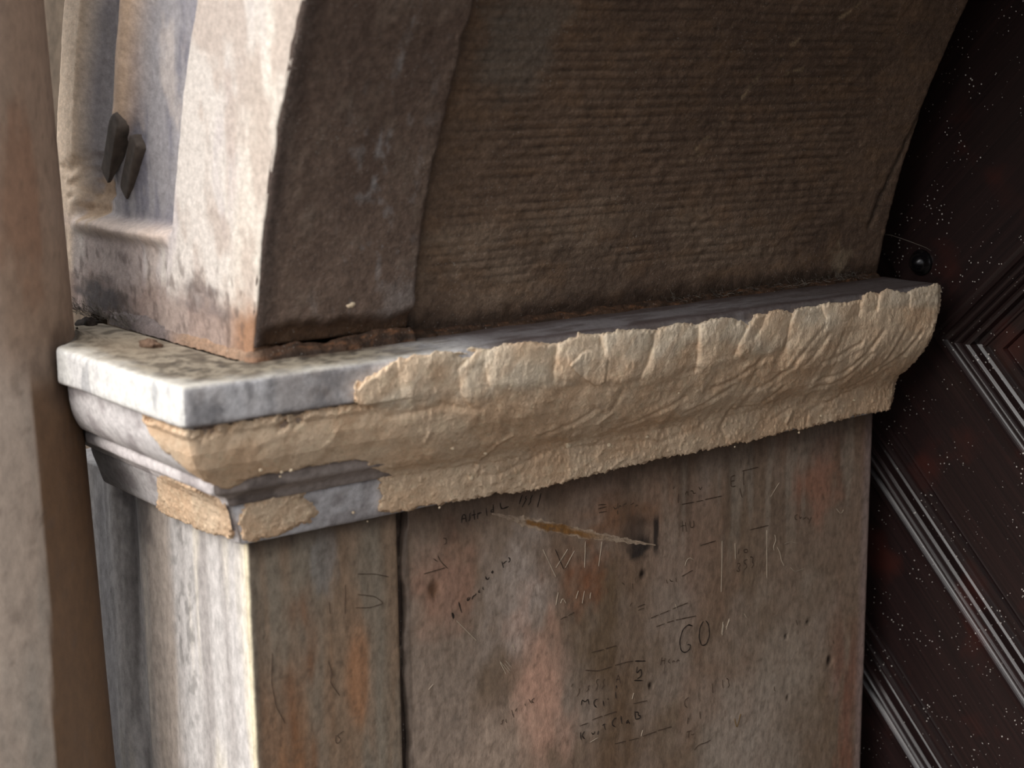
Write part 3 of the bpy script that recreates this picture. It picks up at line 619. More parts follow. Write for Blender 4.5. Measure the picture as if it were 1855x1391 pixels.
# ------------------------------------------------------------------ mortar repairs
pl = np.array(PL)
SL = np.concatenate([[0], np.cumsum(np.hypot(np.diff(pl[:, 0]), np.diff(pl[:, 1])))])
POLY_BIG = [[-0.1036,0.0999],[-0.0823,0.0965],[-0.0523,0.0965],[-0.021,0.0943],[0.0015,0.0976],[0.0103,0.101],[0.014,0.11],[0.0265,0.1032],[0.0328,0.1021],[0.0353,0.0931],[0.0428,0.0954],[0.044,0.1021],[0.054,0.0954],[0.0628,0.0943],[0.0728,0.0987],[0.0803,0.0965],[0.0978,0.0954],[0.1028,0.0943],[0.1053,0.101],[0.0991,0.1122],[0.1041,0.1111],[0.1128,0.0999],[0.1191,0.1032],[0.1204,0.1088],[0.1304,0.0999],[0.1391,0.0954],[0.1616,0.0965],[0.1979,0.0976],[0.2142,0.0976],[0.2004,0.0886],[0.1967,0.0774],[0.1967,0.0696],[0.2017,0.0651],[0.2054,0.0662],[0.2129,0.0617],[0.2292,0.0572],[0.2354,0.0539],[0.243,0.0505],[0.2417,0.0482],[0.2505,0.046],[0.2555,0.0426],[0.2655,0.046],[0.2705,0.0426],[0.2817,0.0426],[0.2942,0.0449],[0.3018,0.0404],[0.3243,0.0449],[0.3343,0.046],[0.3443,0.0505],[0.3305,0.0516],[0.338,0.0561],[0.348,0.0561],[0.3555,0.0494],[0.3443,0.0471],[0.343,0.0426],[0.3518,0.0426],[0.3668,0.0471],[0.3806,0.0482],[0.3818,0.046],[0.3956,0.0438],[0.4181,0.0449],[0.4369,0.046],[0.4544,0.0505],[0.4731,0.0539],[0.4819,0.0516],[0.4919,0.0482],[0.5019,0.0471],[0.5044,0.0426],[0.5144,0.046],[0.5344,0.0482],[0.5407,0.0471],[0.5582,0.0482],[0.567,0.0449],[0.577,0.0482],[0.602,0.0494],[0.617,0.0516],[0.6283,0.0561],[0.632,0.0516],[0.6483,0.0505],[0.6658,0.0482],[0.6871,0.0527],[0.6996,0.0572],[0.7046,0.0527],[0.7171,0.0505],[0.7321,0.0505],[0.7396,0.0494],[0.7534,0.0527],[0.7746,0.0595],[0.7859,0.0651],[0.7922,0.0606],[0.7972,0.0527],[0.8109,0.0527],[0.8222,0.055],[0.8234,0.0505],[0.841,0.0494],[0.8572,0.0539],[0.8697,0.0595],[0.8735,0.0539],[0.8847,0.0516],[0.9123,0.0539],[0.9235,0.0505],[0.9398,0.0494],[0.9535,0.0527],[0.9786,0.0539],[1.0061,0.0539],[1.0061,0.046],[1.0236,0.0404],[1.0411,0.0471],[1.0424,0.0449],[1.0586,0.0393],[1.0636,0.0426],[1.0999,0.0516],[1.1087,0.0494],[1.1224,0.046],[1.145,0.046],[1.3,0.02],[1.3,0.2722],[1.0061,0.2693],[0.8997,0.2727],[0.8847,0.2749],[0.8735,0.2704],[0.8435,0.2727],[0.7922,0.276],[0.7559,0.2738],[0.6733,0.2727],[0.6233,0.2715],[0.5745,0.2738],[0.5495,0.2738],[0.4894,0.2749],[0.4481,0.2783],[0.4231,0.2794],[0.4156,0.2805],[0.3981,0.2783],[0.3881,0.2794],[0.3631,0.2749],[0.348,0.2704],[0.338,0.2738],[0.3168,0.2738],[0.273,0.2704],[0.268,0.2738],[0.2592,0.2693],[0.2342,0.2693],[0.2279,0.2749],[0.2117,0.2715],[0.2079,0.2727],[0.1917,0.2682],[0.1817,0.2648],[0.1817,0.2569],[0.1892,0.2435],[0.1867,0.2334],[0.1892,0.2188],[0.2079,0.2177],[0.1967,0.2042],[0.1917,0.1941],[0.1829,0.1818],[0.1879,0.1773],[0.1766,0.1694],[0.1691,0.1694],[0.1416,0.1683],[0.1153,0.1672],[0.0991,0.1694],[0.0878,0.1694],[0.0628,0.1672],[0.0528,0.1706],[0.0403,0.1706],[0.0228,0.184],[0.0153,0.1851],[0.0115,0.1807],[-0.0023,0.1627],[-0.0235,0.1526],[-0.0423,0.1369],[-0.0698,0.1313],[-0.0898,0.1178],[-0.1048,0.1055]]
POLY_FRONT = [[-0.1774,0.2244],[-0.1286,0.2076],[-0.0786,0.193],[-0.0398,0.1885],[-0.0223,0.2065],[0.0015,0.2188],[0.0028,0.2379],[0.0015,0.2502],[-0.0123,0.2637],[-0.0373,0.2682],[-0.0761,0.2749],[-0.0948,0.2783],[-0.1098,0.2738],[-0.1224,0.2771],[-0.1436,0.276],[-0.1724,0.2805],[-0.1974,0.2704],[-0.1837,0.2491]]
POLY_SMALL = [[0.0103,0.2323],[0.0215,0.221],[0.0578,0.2199],[0.0891,0.221],[0.0916,0.2311],[0.0978,0.2356],[0.1028,0.2491],[0.0903,0.2614],[0.0753,0.2592],[0.0603,0.267],[0.0503,0.2693],[0.0203,0.2693],[0.0078,0.2682],[0.0078,0.2502],[0.009,0.2379]]
LOBE = [[0.1704,0.0931],[0.2092,0.0943],[0.2417,0.1077],[0.2817,0.1066],[0.3255,0.1021],[0.3443,0.1178],[0.3656,0.1201],[0.3881,0.0999],[0.4168,0.1021],[0.4669,0.1066],[0.5119,0.1133],[0.5445,0.1212],[0.5757,0.1223],[0.5995,0.1201],[0.617,0.1313],[0.6333,0.1335],[0.6621,0.1245],[0.6921,0.1223],[0.7271,0.1279],[0.7596,0.1201],[0.7897,0.1122],[0.8159,0.1133],[0.8547,0.11],[0.886,0.1201],[0.9185,0.1122],[0.9498,0.092],[0.9886,0.0763],[1.0511,0.0718],[1.1662,0.083]]
CREASES = [[[0.1992,0.064],[0.1979,0.0752],[0.2017,0.0909]],[[0.2567,0.0527],[0.2592,0.0774],[0.263,0.0898]],[[0.3468,0.0572],[0.3343,0.0673],[0.3368,0.0999],[0.3443,0.1167]],[[0.3693,0.0696],[0.3781,0.0931]],[[0.4731,0.0539],[0.4719,0.0718],[0.4694,0.0965]],[[0.5394,0.0494],[0.547,0.0741]],[[0.6283,0.055],[0.6208,0.0842],[0.607,0.1044],[0.5995,0.1178]],[[0.6996,0.0583],[0.6983,0.0943],[0.6921,0.1201]],[[0.7859,0.0662],[0.7771,0.0797],[0.7609,0.1044]],[[0.8197,0.0561],[0.8097,0.0729],[0.7997,0.0842]],[[0.871,0.0595],[0.8622,0.0797],[0.8547,0.11]],[[0.9235,0.0516],[0.9348,0.0707]],[[1.0048,0.0561],[0.9998,0.0853]],[[1.0411,0.0482],[1.0374,0.0774]],[[1.1074,0.0527],[1.1062,0.0931]]]
GROOVES = [[[0.9335,0.0819],[0.9073,0.101],[0.8735,0.1302]],[[0.941,0.0954],[0.9235,0.1144],[0.8972,0.1335]],[[1.0073,0.1167],[0.9636,0.1324],[0.9298,0.1369]],[[1.0324,0.1369],[0.9773,0.1795],[0.9085,0.193]],[[1.0536,0.1032],[1.0211,0.1358],[0.9761,0.1638],[0.9198,0.1739]],[[1.1012,0.1088],[1.0699,0.1548],[1.0236,0.1829]],[[1.1387,0.1133],[1.1049,0.1492],[1.0474,0.1818],[0.9898,0.2109]],[[0.876,0.1335],[0.8334,0.1582],[0.8009,0.1683]],[[0.8535,0.1728],[0.8097,0.2098],[0.7459,0.2154]],[[1.0136,0.2166],[0.9435,0.2356],[0.8747,0.23],[0.8309,0.2446]],[[0.5745,0.1212],[0.552,0.1548]],[[0.2354,0.1122],[0.3093,0.1066],[0.3593,0.1201]],[[0.6946,0.2311],[0.6245,0.2446],[0.567,0.2345],[0.4857,0.2289]],[[0.1641,0.129],[0.1291,0.1223],[0.0866,0.1245],[0.0716,0.1335]],[[0.3243,0.2233],[0.278,0.221],[0.2029,0.2199]],[[0.4331,0.2278],[0.3555,0.2446],[0.3068,0.239]],[[0.7559,0.2906],[0.7296,0.2412],[0.7584,0.1997]],[[0.8985,0.2637],[0.9048,0.2435],[0.9435,0.2356]],[[0.8122,0.1189],[0.7609,0.1436],[0.7209,0.1526]],[[0.7609,0.1548],[0.7096,0.1773],[0.6683,0.1885]],[[0.6721,0.1593],[0.6133,0.1795],[0.5532,0.2008]],[[0.5269,0.1504],[0.4894,0.1683],[0.4344,0.184]]]
RIDGES = [[[0.1754,0.1144],[0.1641,0.129],[0.1479,0.138]],[[0.3743,0.1784],[0.358,0.1941],[0.3355,0.2143]],[[0.3956,0.1728],[0.3743,0.1807]],[[0.8697,0.2379],[0.8597,0.2536],[0.8647,0.2727]],[[0.552,0.1605],[0.5269,0.1762]],[[0.288,0.138],[0.2767,0.1548]],[[0.557,0.2569],[0.5319,0.2693]],[[0.1641,0.1279],[0.1379,0.1257]]]
CHIP = [[0.4969,0.0808],[0.5144,0.0684],[0.5294,0.0673],[0.5432,0.0752],[0.5545,0.0808],[0.5507,0.092],[0.547,0.1088],[0.5332,0.1144],[0.5194,0.1032],[0.5007,0.0886]]
CRUMBS = [[0.268,0.2727,0.00165],[0.1541,0.2581,0.00198],[0.1716,0.2727,0.00099],[0.0878,0.1694,0.00132],[0.9998,0.239,0.00297],[0.9298,0.2536,0.00264],[0.7571,0.2749,0.00132],[0.8847,0.2738,0.00198],[0.881,0.1436,0.00132],[0.6633,0.1481,0.00165],[0.0703,0.1537,0.00231],[0.1028,0.1627,0.00231],[0.0916,0.1627,0.00198],[0.5332,0.2334,0.00396],[0.5982,0.2323,0.0033],[0.4681,0.221,0.00528],[0.348,0.1997,0.00297],[0.318,0.2412,0.00396],[0.3093,0.1739,0.00264]]


def seg_dist(A, S, pts, closed=False):
    pts = np.asarray(pts, float)
    q = np.roll(pts, -1, 0) if closed else pts[1:]
    p = pts if closed else pts[:-1]
    best = np.full(A.shape, 1e9)
    for (x0, y0), (x1, y1) in zip(p, q):
        dx, dy = x1 - x0, y1 - y0
        t = np.clip(((A - x0) * dx + (S - y0) * dy) / max(dx * dx + dy * dy, 1e-12), 0, 1)
        best = np.minimum(best, np.hypot(A - x0 - t * dx, S - y0 - t * dy))
    return best


def signed(A, S, poly):
    poly = np.asarray(poly, float)
    d = seg_dist(A, S, poly, True)
    ins = np.zeros(A.shape, bool)
    for (x0, y0), (x1, y1) in zip(poly, np.roll(poly, -1, 0)):
        if y0 == y1: continue
        c_ = ((y0 > S) != (y1 > S)) & (A < (x1 - x0) * (S - y0) / (y1 - y0) + x0)
        ins ^= c_
    return np.where(ins, d, -d)


def mortar(name, poly, a0, a1, s0, s1, da, ds, thick, relief, edge_w=.0045):
    A1 = np.arange(a0, a1 + da / 2, da); S1 = np.arange(s0, min(s1, SL[-1]), ds)
    A, S = np.meshgrid(A1, S1, indexing='ij')
    d = signed(A, S, poly)
    pe = np.interp(S, SL, pl[:, 0])
    if a1 > 1: d = np.minimum(d, (YEND + .003) - (A - KF * pe) + .002 * fbm(S * 60, A * 60, oct=3, seed=203))
    topq = .3 + .7 * sst(.03, .08, S)
    d = d + .0034 * topq * fbm(A * 300, S * 300, oct=3, seed=201) + .0026 * topq * fbm(A * 120, S * 120, oct=2, seed=202)
    p = np.interp(S, SL, pl[:, 0]); z = np.interp(S, SL, pl[:, 1]); bp = np.interp(S, SL, pl[:, 2]); bz = np.interp(S, SL, pl[:, 3])
    tp = np.gradient(np.interp(S1, SL, pl[:, 0])); tz = np.gradient(np.interp(S1, SL, pl[:, 1]))
    for _ in range(6):
        tp[1:-1] = (tp[:-2] + tp[1:-1] * 2 + tp[2:]) / 4; tz[1:-1] = (tz[:-2] + tz[1:-1] * 2 + tz[2:]) / 4
    L_ = np.hypot(tp, tz); n_p = (-tz / L_)[None]; n_z = (tp / L_)[None]
    k = np.sqrt(np.clip(d / edge_w, 0, 1)) * thick(A, S)
    k = np.where(d < 0, np.maximum(d, -.004) / .004 * .15, k)
    h = relief(A, S, d) * np.clip(d / edge_w, 0, 1) * np.clip(thick(A, S), .3, 1)
    P = bp + (p - bp) * k + n_p * h; Z_ = bz + (z - bz) * k + n_z * h
    fr = A < 0
    X = np.where(fr, P + A, P); Y = np.where(fr, -KF * P, -KF * P + A)
    # soften the mitre
    em = np.exp(-(A / .006) ** 2) * .0022
    X = X - em; Y = Y + em
    keep = (d[:-1, :-1] > -.0022) | (d[1:, 1:] > -.0022) | (d[1:, :-1] > -.0022) | (d[:-1, 1:] > -.0022)
    Fc = grid_faces(len(A1), len(S1), keep)
    used = np.unique(Fc); mp = np.full(A.size, -1); mp[used] = np.arange(len(used))
    V = np.stack([X, Y, Z_], -1).reshape(-1, 3)[used]
    col = lin((218, 193, 165)) * np.ones(A.shape + (3,))
    col = mixc(col, lin((212, 176, 142)), .6 * sst(-.3, .4, fbm(A * 16, S * 22, oct=4, seed=210)))
    col = mixc(col, lin((218, 203, 181)), .8 * sst(-.004, .012, np.interp(A, LB[:, 0], LB[:, 1]) - S) * sst(-.4, .2, fbm(A * 12, S * 18, oct=3, seed=211)) * (A > .12))
    col = mixc(col, lin((178, 148, 120)), .45 * sst(-.1, .5, fbm((A + S) * 60, (S - A) * 14, oct=3, seed=212)))
    col = mixc(col, lin((220, 202, 172)), .35 * sst(.1, .6, fbm(A * 160, S * 160, oct=3, seed=213)))
    col = mixc(col, lin((150, 120, 96)), .3 * sst(.5, .65, fbm(A * 240, S * 240, oct=2, seed=214)))
    o = make_mesh(name, V, mp[Fc], M_PLASTER, None, True, col.reshape(-1, 3)[used])
    return o


LB = np.array(sorted(LOBE))
LBs = LB[:, 1].copy(); LBs[1:-1] = .25 * LBs[:-2] + .5 * LBs[1:-1] + .25 * LBs[2:]
CRS = []
for cr_ in CREASES:
    q = np.array(sorted(cr_, key=lambda e: e[1])); CRS.append(q)


def relief_big(A, S, d):
    u = np.interp(A, LB[:, 0], LBs) - S + .006 * fbm(A * 45, S * 45, seed=220)
    up = sst(-.003, .0065, u) * (A > .12)
    h = .0046 * sst(-.003, .016, u) * (A > .12) * (1 - .5 * sst(.85, 1.0, A))
    lobe = np.zeros_like(A)
    for q in CRS:
        ac = np.interp(S, q[:, 1], q[:, 0]) + .003 * fbm(S * 70, A * 0 + q[0, 0] * 50, oct=3, seed=221)
        fade = sst(q[0, 1] - .010, q[0, 1] + .004, S) * (1 - sst(q[-1, 1] - .004, q[-1, 1] + .010, S))
        du = A - ac
        dip = np.where(du > 0, np.exp(-du / .0050), np.exp(du / .0150))
        lobe = np.minimum(lobe, -fade * dip * (.0044 + .0020 * vnoise(S * 35, A * 0 + q[0, 0] * 17, seed=228)))
    h = h + lobe * np.maximum(up, .0)
    for i, g in enumerate(GROOVES):
        dd = seg_dist(A, S, g)
        h = h - .0012 * np.exp(-(dd / .0030) ** 2) + .0006 * np.exp(-((dd - .007) / .004) ** 2)
    for g in RIDGES:
        dd = seg_dist(A, S, g)
        h = h + .0016 * np.exp(-(dd / .0026) ** 2)
    # smeared strokes running down towards the corner
    al = (S * .85 - A * .55); ac = (S * .55 + A * .85)
    bend = .006 * fbm(A * 8, S * 8, seed=222)
    w = .35 + .65 * sst(.55, .85, A)
    st = fbm(al * 11, (ac + bend) * 62, oct=3, seed=223, gain=.4)
    h = h + w * (1 - .75 * up * (A < .85)) * (.0020 * st) * sst(.10, .125, S + .02 * (A > .8)) * (1 - sst(.225, .24, S))
    h = h + .0036 * fbm(A * 12, S * 16, oct=2, seed=224)
    h = h + .0015 * fbm(A * 46, S * 34, oct=3, seed=225)
    h = h + .0006 * fbm(A * 190, S * 130, oct=3, seed=226)
    h = h + .0011 * sst(.1, .6, fbm(A * 190, S * 170, oct=2, seed=227)) * (.35 + .65 * sst(.19, .235, S))
    # a flat flake pressed on
    c_ = signed(A, S, CHIP) + .002 * fbm(A * 90, S * 90, oct=3, seed=231)
    h = h + .0020 * sst(-.0006, .0010, c_) - .0008 * np.exp(-((c_ + .001) / .0012) ** 2)
    return h


def thick_big(A, S):
    low = sst(.19, .225, S)
    t0 = .42 + .58 * sst(.19, .30, A)
    t0 = np.maximum(t0, .42 + .35 * low * (A > .15))
    upd = sst(.098, .088, S) * sst(.10, .2, A)
    return np.maximum(t0, upd) * (1 + .10 * fbm(A * 9, S * 12, seed=230))


def relief_small(A, S, d):
    return .0012 * fbm(A * 60, S * 60, oct=3, seed=240) + .0008 * fbm(A * 200, S * 200, oct=3, seed=241) + .0014 * sst(.1, .6, fbm(A * 190, S * 190, oct=2, seed=242))


SMAX = SL[-1]
o = mortar('mortar_repair', POLY_BIG, -.165, 1.185, .0, SMAX, .00135, .00125, thick_big, relief_big)
tag(o, 'long tan mortar repair smeared over the reveal side of the cornice', 'mortar patch', 'fresh mortar patches on the cornice')
o = mortar('mortar_repair', POLY_FRONT, -.22, -.002, .17, SMAX, .0011, .0011, lambda A, S: .55 + 0 * A, relief_small)
tag(o, 'cream mortar patch on the sunlit front side below the cornice corner', 'mortar patch', 'fresh mortar patches on the cornice')
o = mortar('mortar_repair', POLY_SMALL, .002, .22, .17, SMAX, .0011, .0011, lambda A, S: .6 + 0 * A, relief_small)
tag(o, 'small ragged mortar patch on the lowest band just past the corner arris', 'mortar patch', 'fresh mortar patches on the cornice')


def surf(a, s, lift=.0):
    p = np.interp(s, SL, pl[:, 0]) + lift; z = np.interp(s, SL, pl[:, 1])
    return (p, -KF * p + a, z)


CRUMB_AT = ['hanging under the long repair above the pencilled signature', 'stuck on the grey band left of the long repair', 'under the bare grey band beside the open joint',
            'smallest of the three under the repair near the corner', 'flat one on the lower right of the long repair', 'on the lower band below the smeared right strokes',
            'under the repair edge right of the soot mark', 'hanging from the repair edge towards the door', 'in the middle of the smeared right strokes', 'below the third rounded dab',
            'first of the row under the repair near the corner', 'last of the row under the repair near the corner', 'middle of the row under the repair near the corner',
            'low on the repair under the pressed flake', 'low on the repair right of the pressed flake', 'largest flat one low in the middle of the repair', 'on the smeared ridge in the left half',
            'above the pencilled signature on the lower band', 'on the left half of the long repair, above the smeared ridge']
for i, (a, s, r) in enumerate(CRUMBS):
    P = surf(a, s, -.002 if a < .16 else .0005)
    if i in (1, 2): P = (P[0] - .005, P[1], P[2])
    o = rock('mortar_crumb', P, r * .95, M_CRUMB, None, (.7, 1, .8), .5, seed=300 + i, n=9)
    tag(o, 'tan mortar crumb ' + CRUMB_AT[i], 'crumb', 'mortar crumbs on the cornice')

# ------------------------------------------------------------------ arch springing from the cornice
arch = tag(empty('arch', (.0, .4, .2)), 'dark sooty stone arch springing from the cornice, pale on its front', 'arch', kind='thing')

# pale front face (archivolt): inner fascia, sunk channel, outer strip
zc = np.concatenate([np.arange(.203, .66, .003), np.linspace(.665, .80, 6)])
wv = np.concatenate([np.linspace(0, .020, 10), np.linspace(.023, .53, 190)])          # distance outwards from the intrados
Wd, Zc = np.meshgrid(wv, zc, indexing='ij')
X = 1.15 - np.sqrt((1.15 + Wd) ** 2 - Zc ** 2)
jit = .0022 * fbm(Zc * 36, Zc * 0 + 2.1, oct=4, seed=401) + .003 * np.maximum(0, fbm(Zc * 13, Zc * 0 + 7, oct=3, seed=402))
X = X - np.exp(-Wd / .006) * np.abs(jit) - .0012 * np.exp(-Wd / .003)
wj = Wd + .003 * fbm(Zc * 10, Wd * 3, oct=2, seed=403)
chan = sst(.198, .212, wj) * (1 - sst(.462, .485, wj)) * sst(.318, .332, Zc + .004 * fbm(Wd * 12, Zc * 0, seed=404))
ridge_c = .375 + .25 * (Zc - .42) * 0 + .06 * (Zc - .40)
rd = np.exp(-((Wd - ridge_c - .012 * fbm(Zc * 9, Zc * 0, seed=405)) / .030) ** 2) * sst(.425, .455, Zc + .02 * fbm(Wd * 30, Zc * 12, seed=406))
hollow = np.exp(-((Wd - .435) / .028) ** 2) * chan
Yd = .007 + .020 * chan + .012 * hollow - .016 * rd * chan
block = (1 - sst(.300, .312, Zc)) * sst(.205, .215, wj) * (1 - sst(.462, .485, wj))
Yd = Yd + .004 * block - .004 * np.exp(-((Zc - .316) / .008) ** 2) * sst(.205, .215, wj) * (1 - sst(.46, .48, wj))
Yd = Yd + .0030 * np.exp(-Wd / .004) + .0012 * fbm(X * 22, Zc * 22, oct=4, seed=407) + .0006 * fbm(X * 90, Zc * 90, oct=3, seed=408)
Yd = Yd + .010 * blob(X, Zc, -.41, .37, .05, .03, .5, 409)
G = np.stack([X, Yd, Zc], -1)
c = lin((206, 197, 189)) * np.ones(X.shape + (3,))
c = mixc(c, lin((198, 188, 186)), .8 * sst(-.05, .3, fbm(X * 26, Zc * 5, oct=4, seed=410)))
c = mixc(c, lin((220, 209, 195)), .7 * (1 - sst(.03, .10, Wd)))
c = mixc(c, lin((176, 158, 146)), .6 * sst(.1, .4, fbm(X * 18, Zc * 9, oct=4, seed=411)))
gch = lin((142, 138, 140)) * np.ones(X.shape + (3,))
gch = mixc(gch, lin((104, 102, 112)), .8 * sst(-.1, .35, fbm(X * 34, Zc * 7, oct=4, seed=412)))
gch = mixc(gch, lin((176, 166, 160)), .7 * sst(.1, .4, fbm(X * 22, Zc * 10, oct=4, seed=413)))
gch = mixc(gch, lin((186, 160, 136)), .9 * np.clip(rd * 1.2, 0, 1))
c = c * .9; gch = gch * 1.08
c = c * (1 - chan[..., None]) + gch * chan[..., None]
c = mixc(c, lin((206, 184, 160)), .9 * sst(.465, .485, wj))
c = mixc(c, lin((196, 176, 162)), .8 * np.exp(-((Zc - .318) / .010) ** 2) * sst(.2, .215, wj))
c = mixc(c, lin((172, 156, 150)), .8 * block * sst(-.3, .3, fbm(X * 14, Zc * 14, oct=3, seed=414)))
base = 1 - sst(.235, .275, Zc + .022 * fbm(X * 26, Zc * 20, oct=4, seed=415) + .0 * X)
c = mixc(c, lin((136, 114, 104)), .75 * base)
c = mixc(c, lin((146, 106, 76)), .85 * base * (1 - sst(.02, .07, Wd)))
c = mixc(c, lin((70, 66, 68)), .85 * blob(X, Zc, -.36, .228, .085, .03, .6, 416))
c = mixc(c, lin((104, 94, 92)), .7 * blob(X, Zc, -.09, .255, .06, .022, .9, 417, .9))
c = mixc(c, lin((90, 76, 70)), .6 * sst(.1, .55, fbm(X * 90, Zc * 60, oct=4, seed=418)) * (1 - sst(.27, .33, Zc)))
c = mixc(c, lin((170, 138, 96)), .6 * blob(X, Zc, -.405, .345, .03, .03, .6, 419))
c = mixc(c, lin((60, 52, 50)), .85 * blob(X, Zc, -.375, .362, .022, .016, .6, 420))
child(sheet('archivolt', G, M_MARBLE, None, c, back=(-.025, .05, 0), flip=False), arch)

RING_CRACK = [(.139, .559), (.137, .520), (.1376, .488), (.1387, .469), (.1315, .42), (.1326, .402), (.137, .362)]
# dark first ring of the soffit, standing proud of the panel behind it
zc = np.concatenate([np.arange(.214, .66, .003), np.linspace(.665, .80, 6)])
vv = np.concatenate([np.linspace(.0085, .2055, 66), [.2085, .2100, .2105]])
Yv, Zc = np.meshgrid(vv, zc, indexing='ij')
R0 = 1.15 + np.where(Yv > .2100, .022, np.where(Yv > .2090, .004, np.where(Yv > .207, .0012, 0)))
R0 = R0 + .0016 * fbm(Yv * 22, Zc * 16, oct=4, seed=430) + .0007 * fbm(Yv * 90, Zc * 90, oct=3, seed=431)
lowchip = (1 - sst(.226, .240, Zc + .006 * fbm(Yv * 40, Zc * 10, oct=3, seed=432))) * sst(.0, .02, Yv - .01)
R0 = R0 + .008 * lowchip + .004 * np.exp(-(Yv - .0085) / .002)
ragg = .0045 * fbm(Zc * 45, Zc * 0 + 3, oct=4, seed=433)
Yq = Yv + np.where(Yv > .2, ragg, 0)
X = 1.15 - np.sqrt(np.maximum(R0 ** 2 - Zc ** 2, 0))
G = np.stack([X, Yq, Zc], -1)
c = lin((108, 90, 79)) * np.ones(X.shape + (3,))
c = mixc(c, lin((90, 73, 64)), .7 * sst(-.4, .4, fbm(Yv * 26, Zc * 10, oct=5, seed=435)))
c = mixc(c, lin((122, 106, 94)), .5 * sst(.0, .6, fbm(Yv * 50, Zc * 34, oct=5, seed=436)))
c = mixc(c, lin((134, 126, 122)), .55 * blob(Yv, Zc, .188, .25, .03, .03, .7, 437, .9))
c = mixc(c, lin((140, 134, 132)), .5 * sst(.3, .55, fbm(Yv * 90, Zc * 60, oct=4, seed=438)) * blob(Yv, Zc, .15, .4, .07, .25, .5, 439, .9))
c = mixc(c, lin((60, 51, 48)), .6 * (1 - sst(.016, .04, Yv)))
rc = seg_dist(Yv, Zc, RING_CRACK)
c = mixc(c, lin((160, 158, 158)), .55 * np.exp(-(rc / .0022) ** 2) * sst(-.3, .3, fbm(Yv * 60, Zc * 60, oct=3, seed=434)))
c = mixc(c, lin((70, 48, 30)), .9 * lowchip)
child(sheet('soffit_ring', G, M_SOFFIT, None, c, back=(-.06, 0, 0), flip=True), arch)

# combed soffit panel: fine horizontal tooling lines
zc = np.concatenate([np.arange(.203, .70, .0026), np.linspace(.705, .80, 6)])
vv = np.concatenate([np.linspace(.200, 1.040, 250), [1.044, 1.047, 1.049, 1.05, 1.0505, 1.051]])
Yv, Zc = np.meshgrid(vv, zc, indexing='ij')
R0 = 1.168 + 0 * Yv
ribw = sst(.232, .262, Zc + .01 * fbm(Yv * 10, Zc * 4, seed=440)) * sst(.205, .26, Yv) * (1 - .65 * sst(.90, .96, Yv + .04 * fbm(Zc * 12, Yv * 3, seed=441)))
ph = (Zc + .0035 * fbm(Yv * 7, Zc * 9, oct=3, seed=442)) * 2 * np.pi / .0108
rib = np.sin(ph) * (.55 + .45 * fbm(Yv * 18, Zc * 60, oct=2, seed=443))
rest = .55 + .45 * sst(-.2, .3, fbm(Yv * 5, Zc * 7, oct=2, seed=444))
R0 = R0 + .0012 * rib * ribw * rest + .0018 * fbm(Yv * 60, Zc * 90, oct=4, seed=445) + .002 * fbm(Yv * 9, Zc * 9, oct=3, seed=446)
rim = np.clip((Yv - 1.040) / .0105, 0, 1); R0 = R0 + .012 * rim ** 2.5
crk = seg_dist(Yv, Zc, [(1.005, .275), (1.012, .31), (1.03, .37), (1.045, .45), (1.05, .52)])
R0 = R0 + .003 * np.exp(-(crk / .004) ** 2)
X = 1.15 - np.sqrt(np.maximum(R0 ** 2 - Zc ** 2, 0))
G = np.stack([X, Yv, Zc], -1)
c = lin((114, 93, 77)) * np.ones(X.shape + (3,))
c = mixc(c, lin((142, 122, 103)), .8 * blob(Yv, Zc, .42, .275, .36, .07, .6, 450, .9))
c = mixc(c, lin((92, 74, 62)), .7 * sst(-.4, .4, fbm(Yv * 9, Zc * 8, oct=5, seed=451)))
c = mixc(c, lin((122, 96, 74)), .5 * sst(-.1, .5, fbm(Yv * 30, Zc * 60, oct=5, seed=452)))
c = mixc(c, lin((58, 46, 38)), .6 * sst(.0, .9, rib) * ribw)
c = mixc(c, lin((110, 104, 96)), .5 * blob(Yv, Zc, .30, .53, .06, .06, .6, 453))
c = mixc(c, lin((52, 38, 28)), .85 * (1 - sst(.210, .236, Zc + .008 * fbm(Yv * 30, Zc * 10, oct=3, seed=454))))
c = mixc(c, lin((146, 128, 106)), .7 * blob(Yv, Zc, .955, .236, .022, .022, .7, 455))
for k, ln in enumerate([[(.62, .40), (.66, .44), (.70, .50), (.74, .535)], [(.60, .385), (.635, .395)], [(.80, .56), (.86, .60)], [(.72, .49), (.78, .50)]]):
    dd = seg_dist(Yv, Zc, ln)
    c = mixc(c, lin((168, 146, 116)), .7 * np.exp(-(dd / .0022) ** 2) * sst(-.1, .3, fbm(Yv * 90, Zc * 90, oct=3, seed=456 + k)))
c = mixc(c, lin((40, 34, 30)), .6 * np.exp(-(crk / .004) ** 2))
c = mixc(c, lin((30, 26, 24)), .7 * (1 - sst(.203, .235, Yv)))  # shadow cast by the proud ring, painted on the panel
child(sheet('soffit_panel', G, M_SOFFIT, None, c, back=(-.05, 0, 0), flip=True), arch)

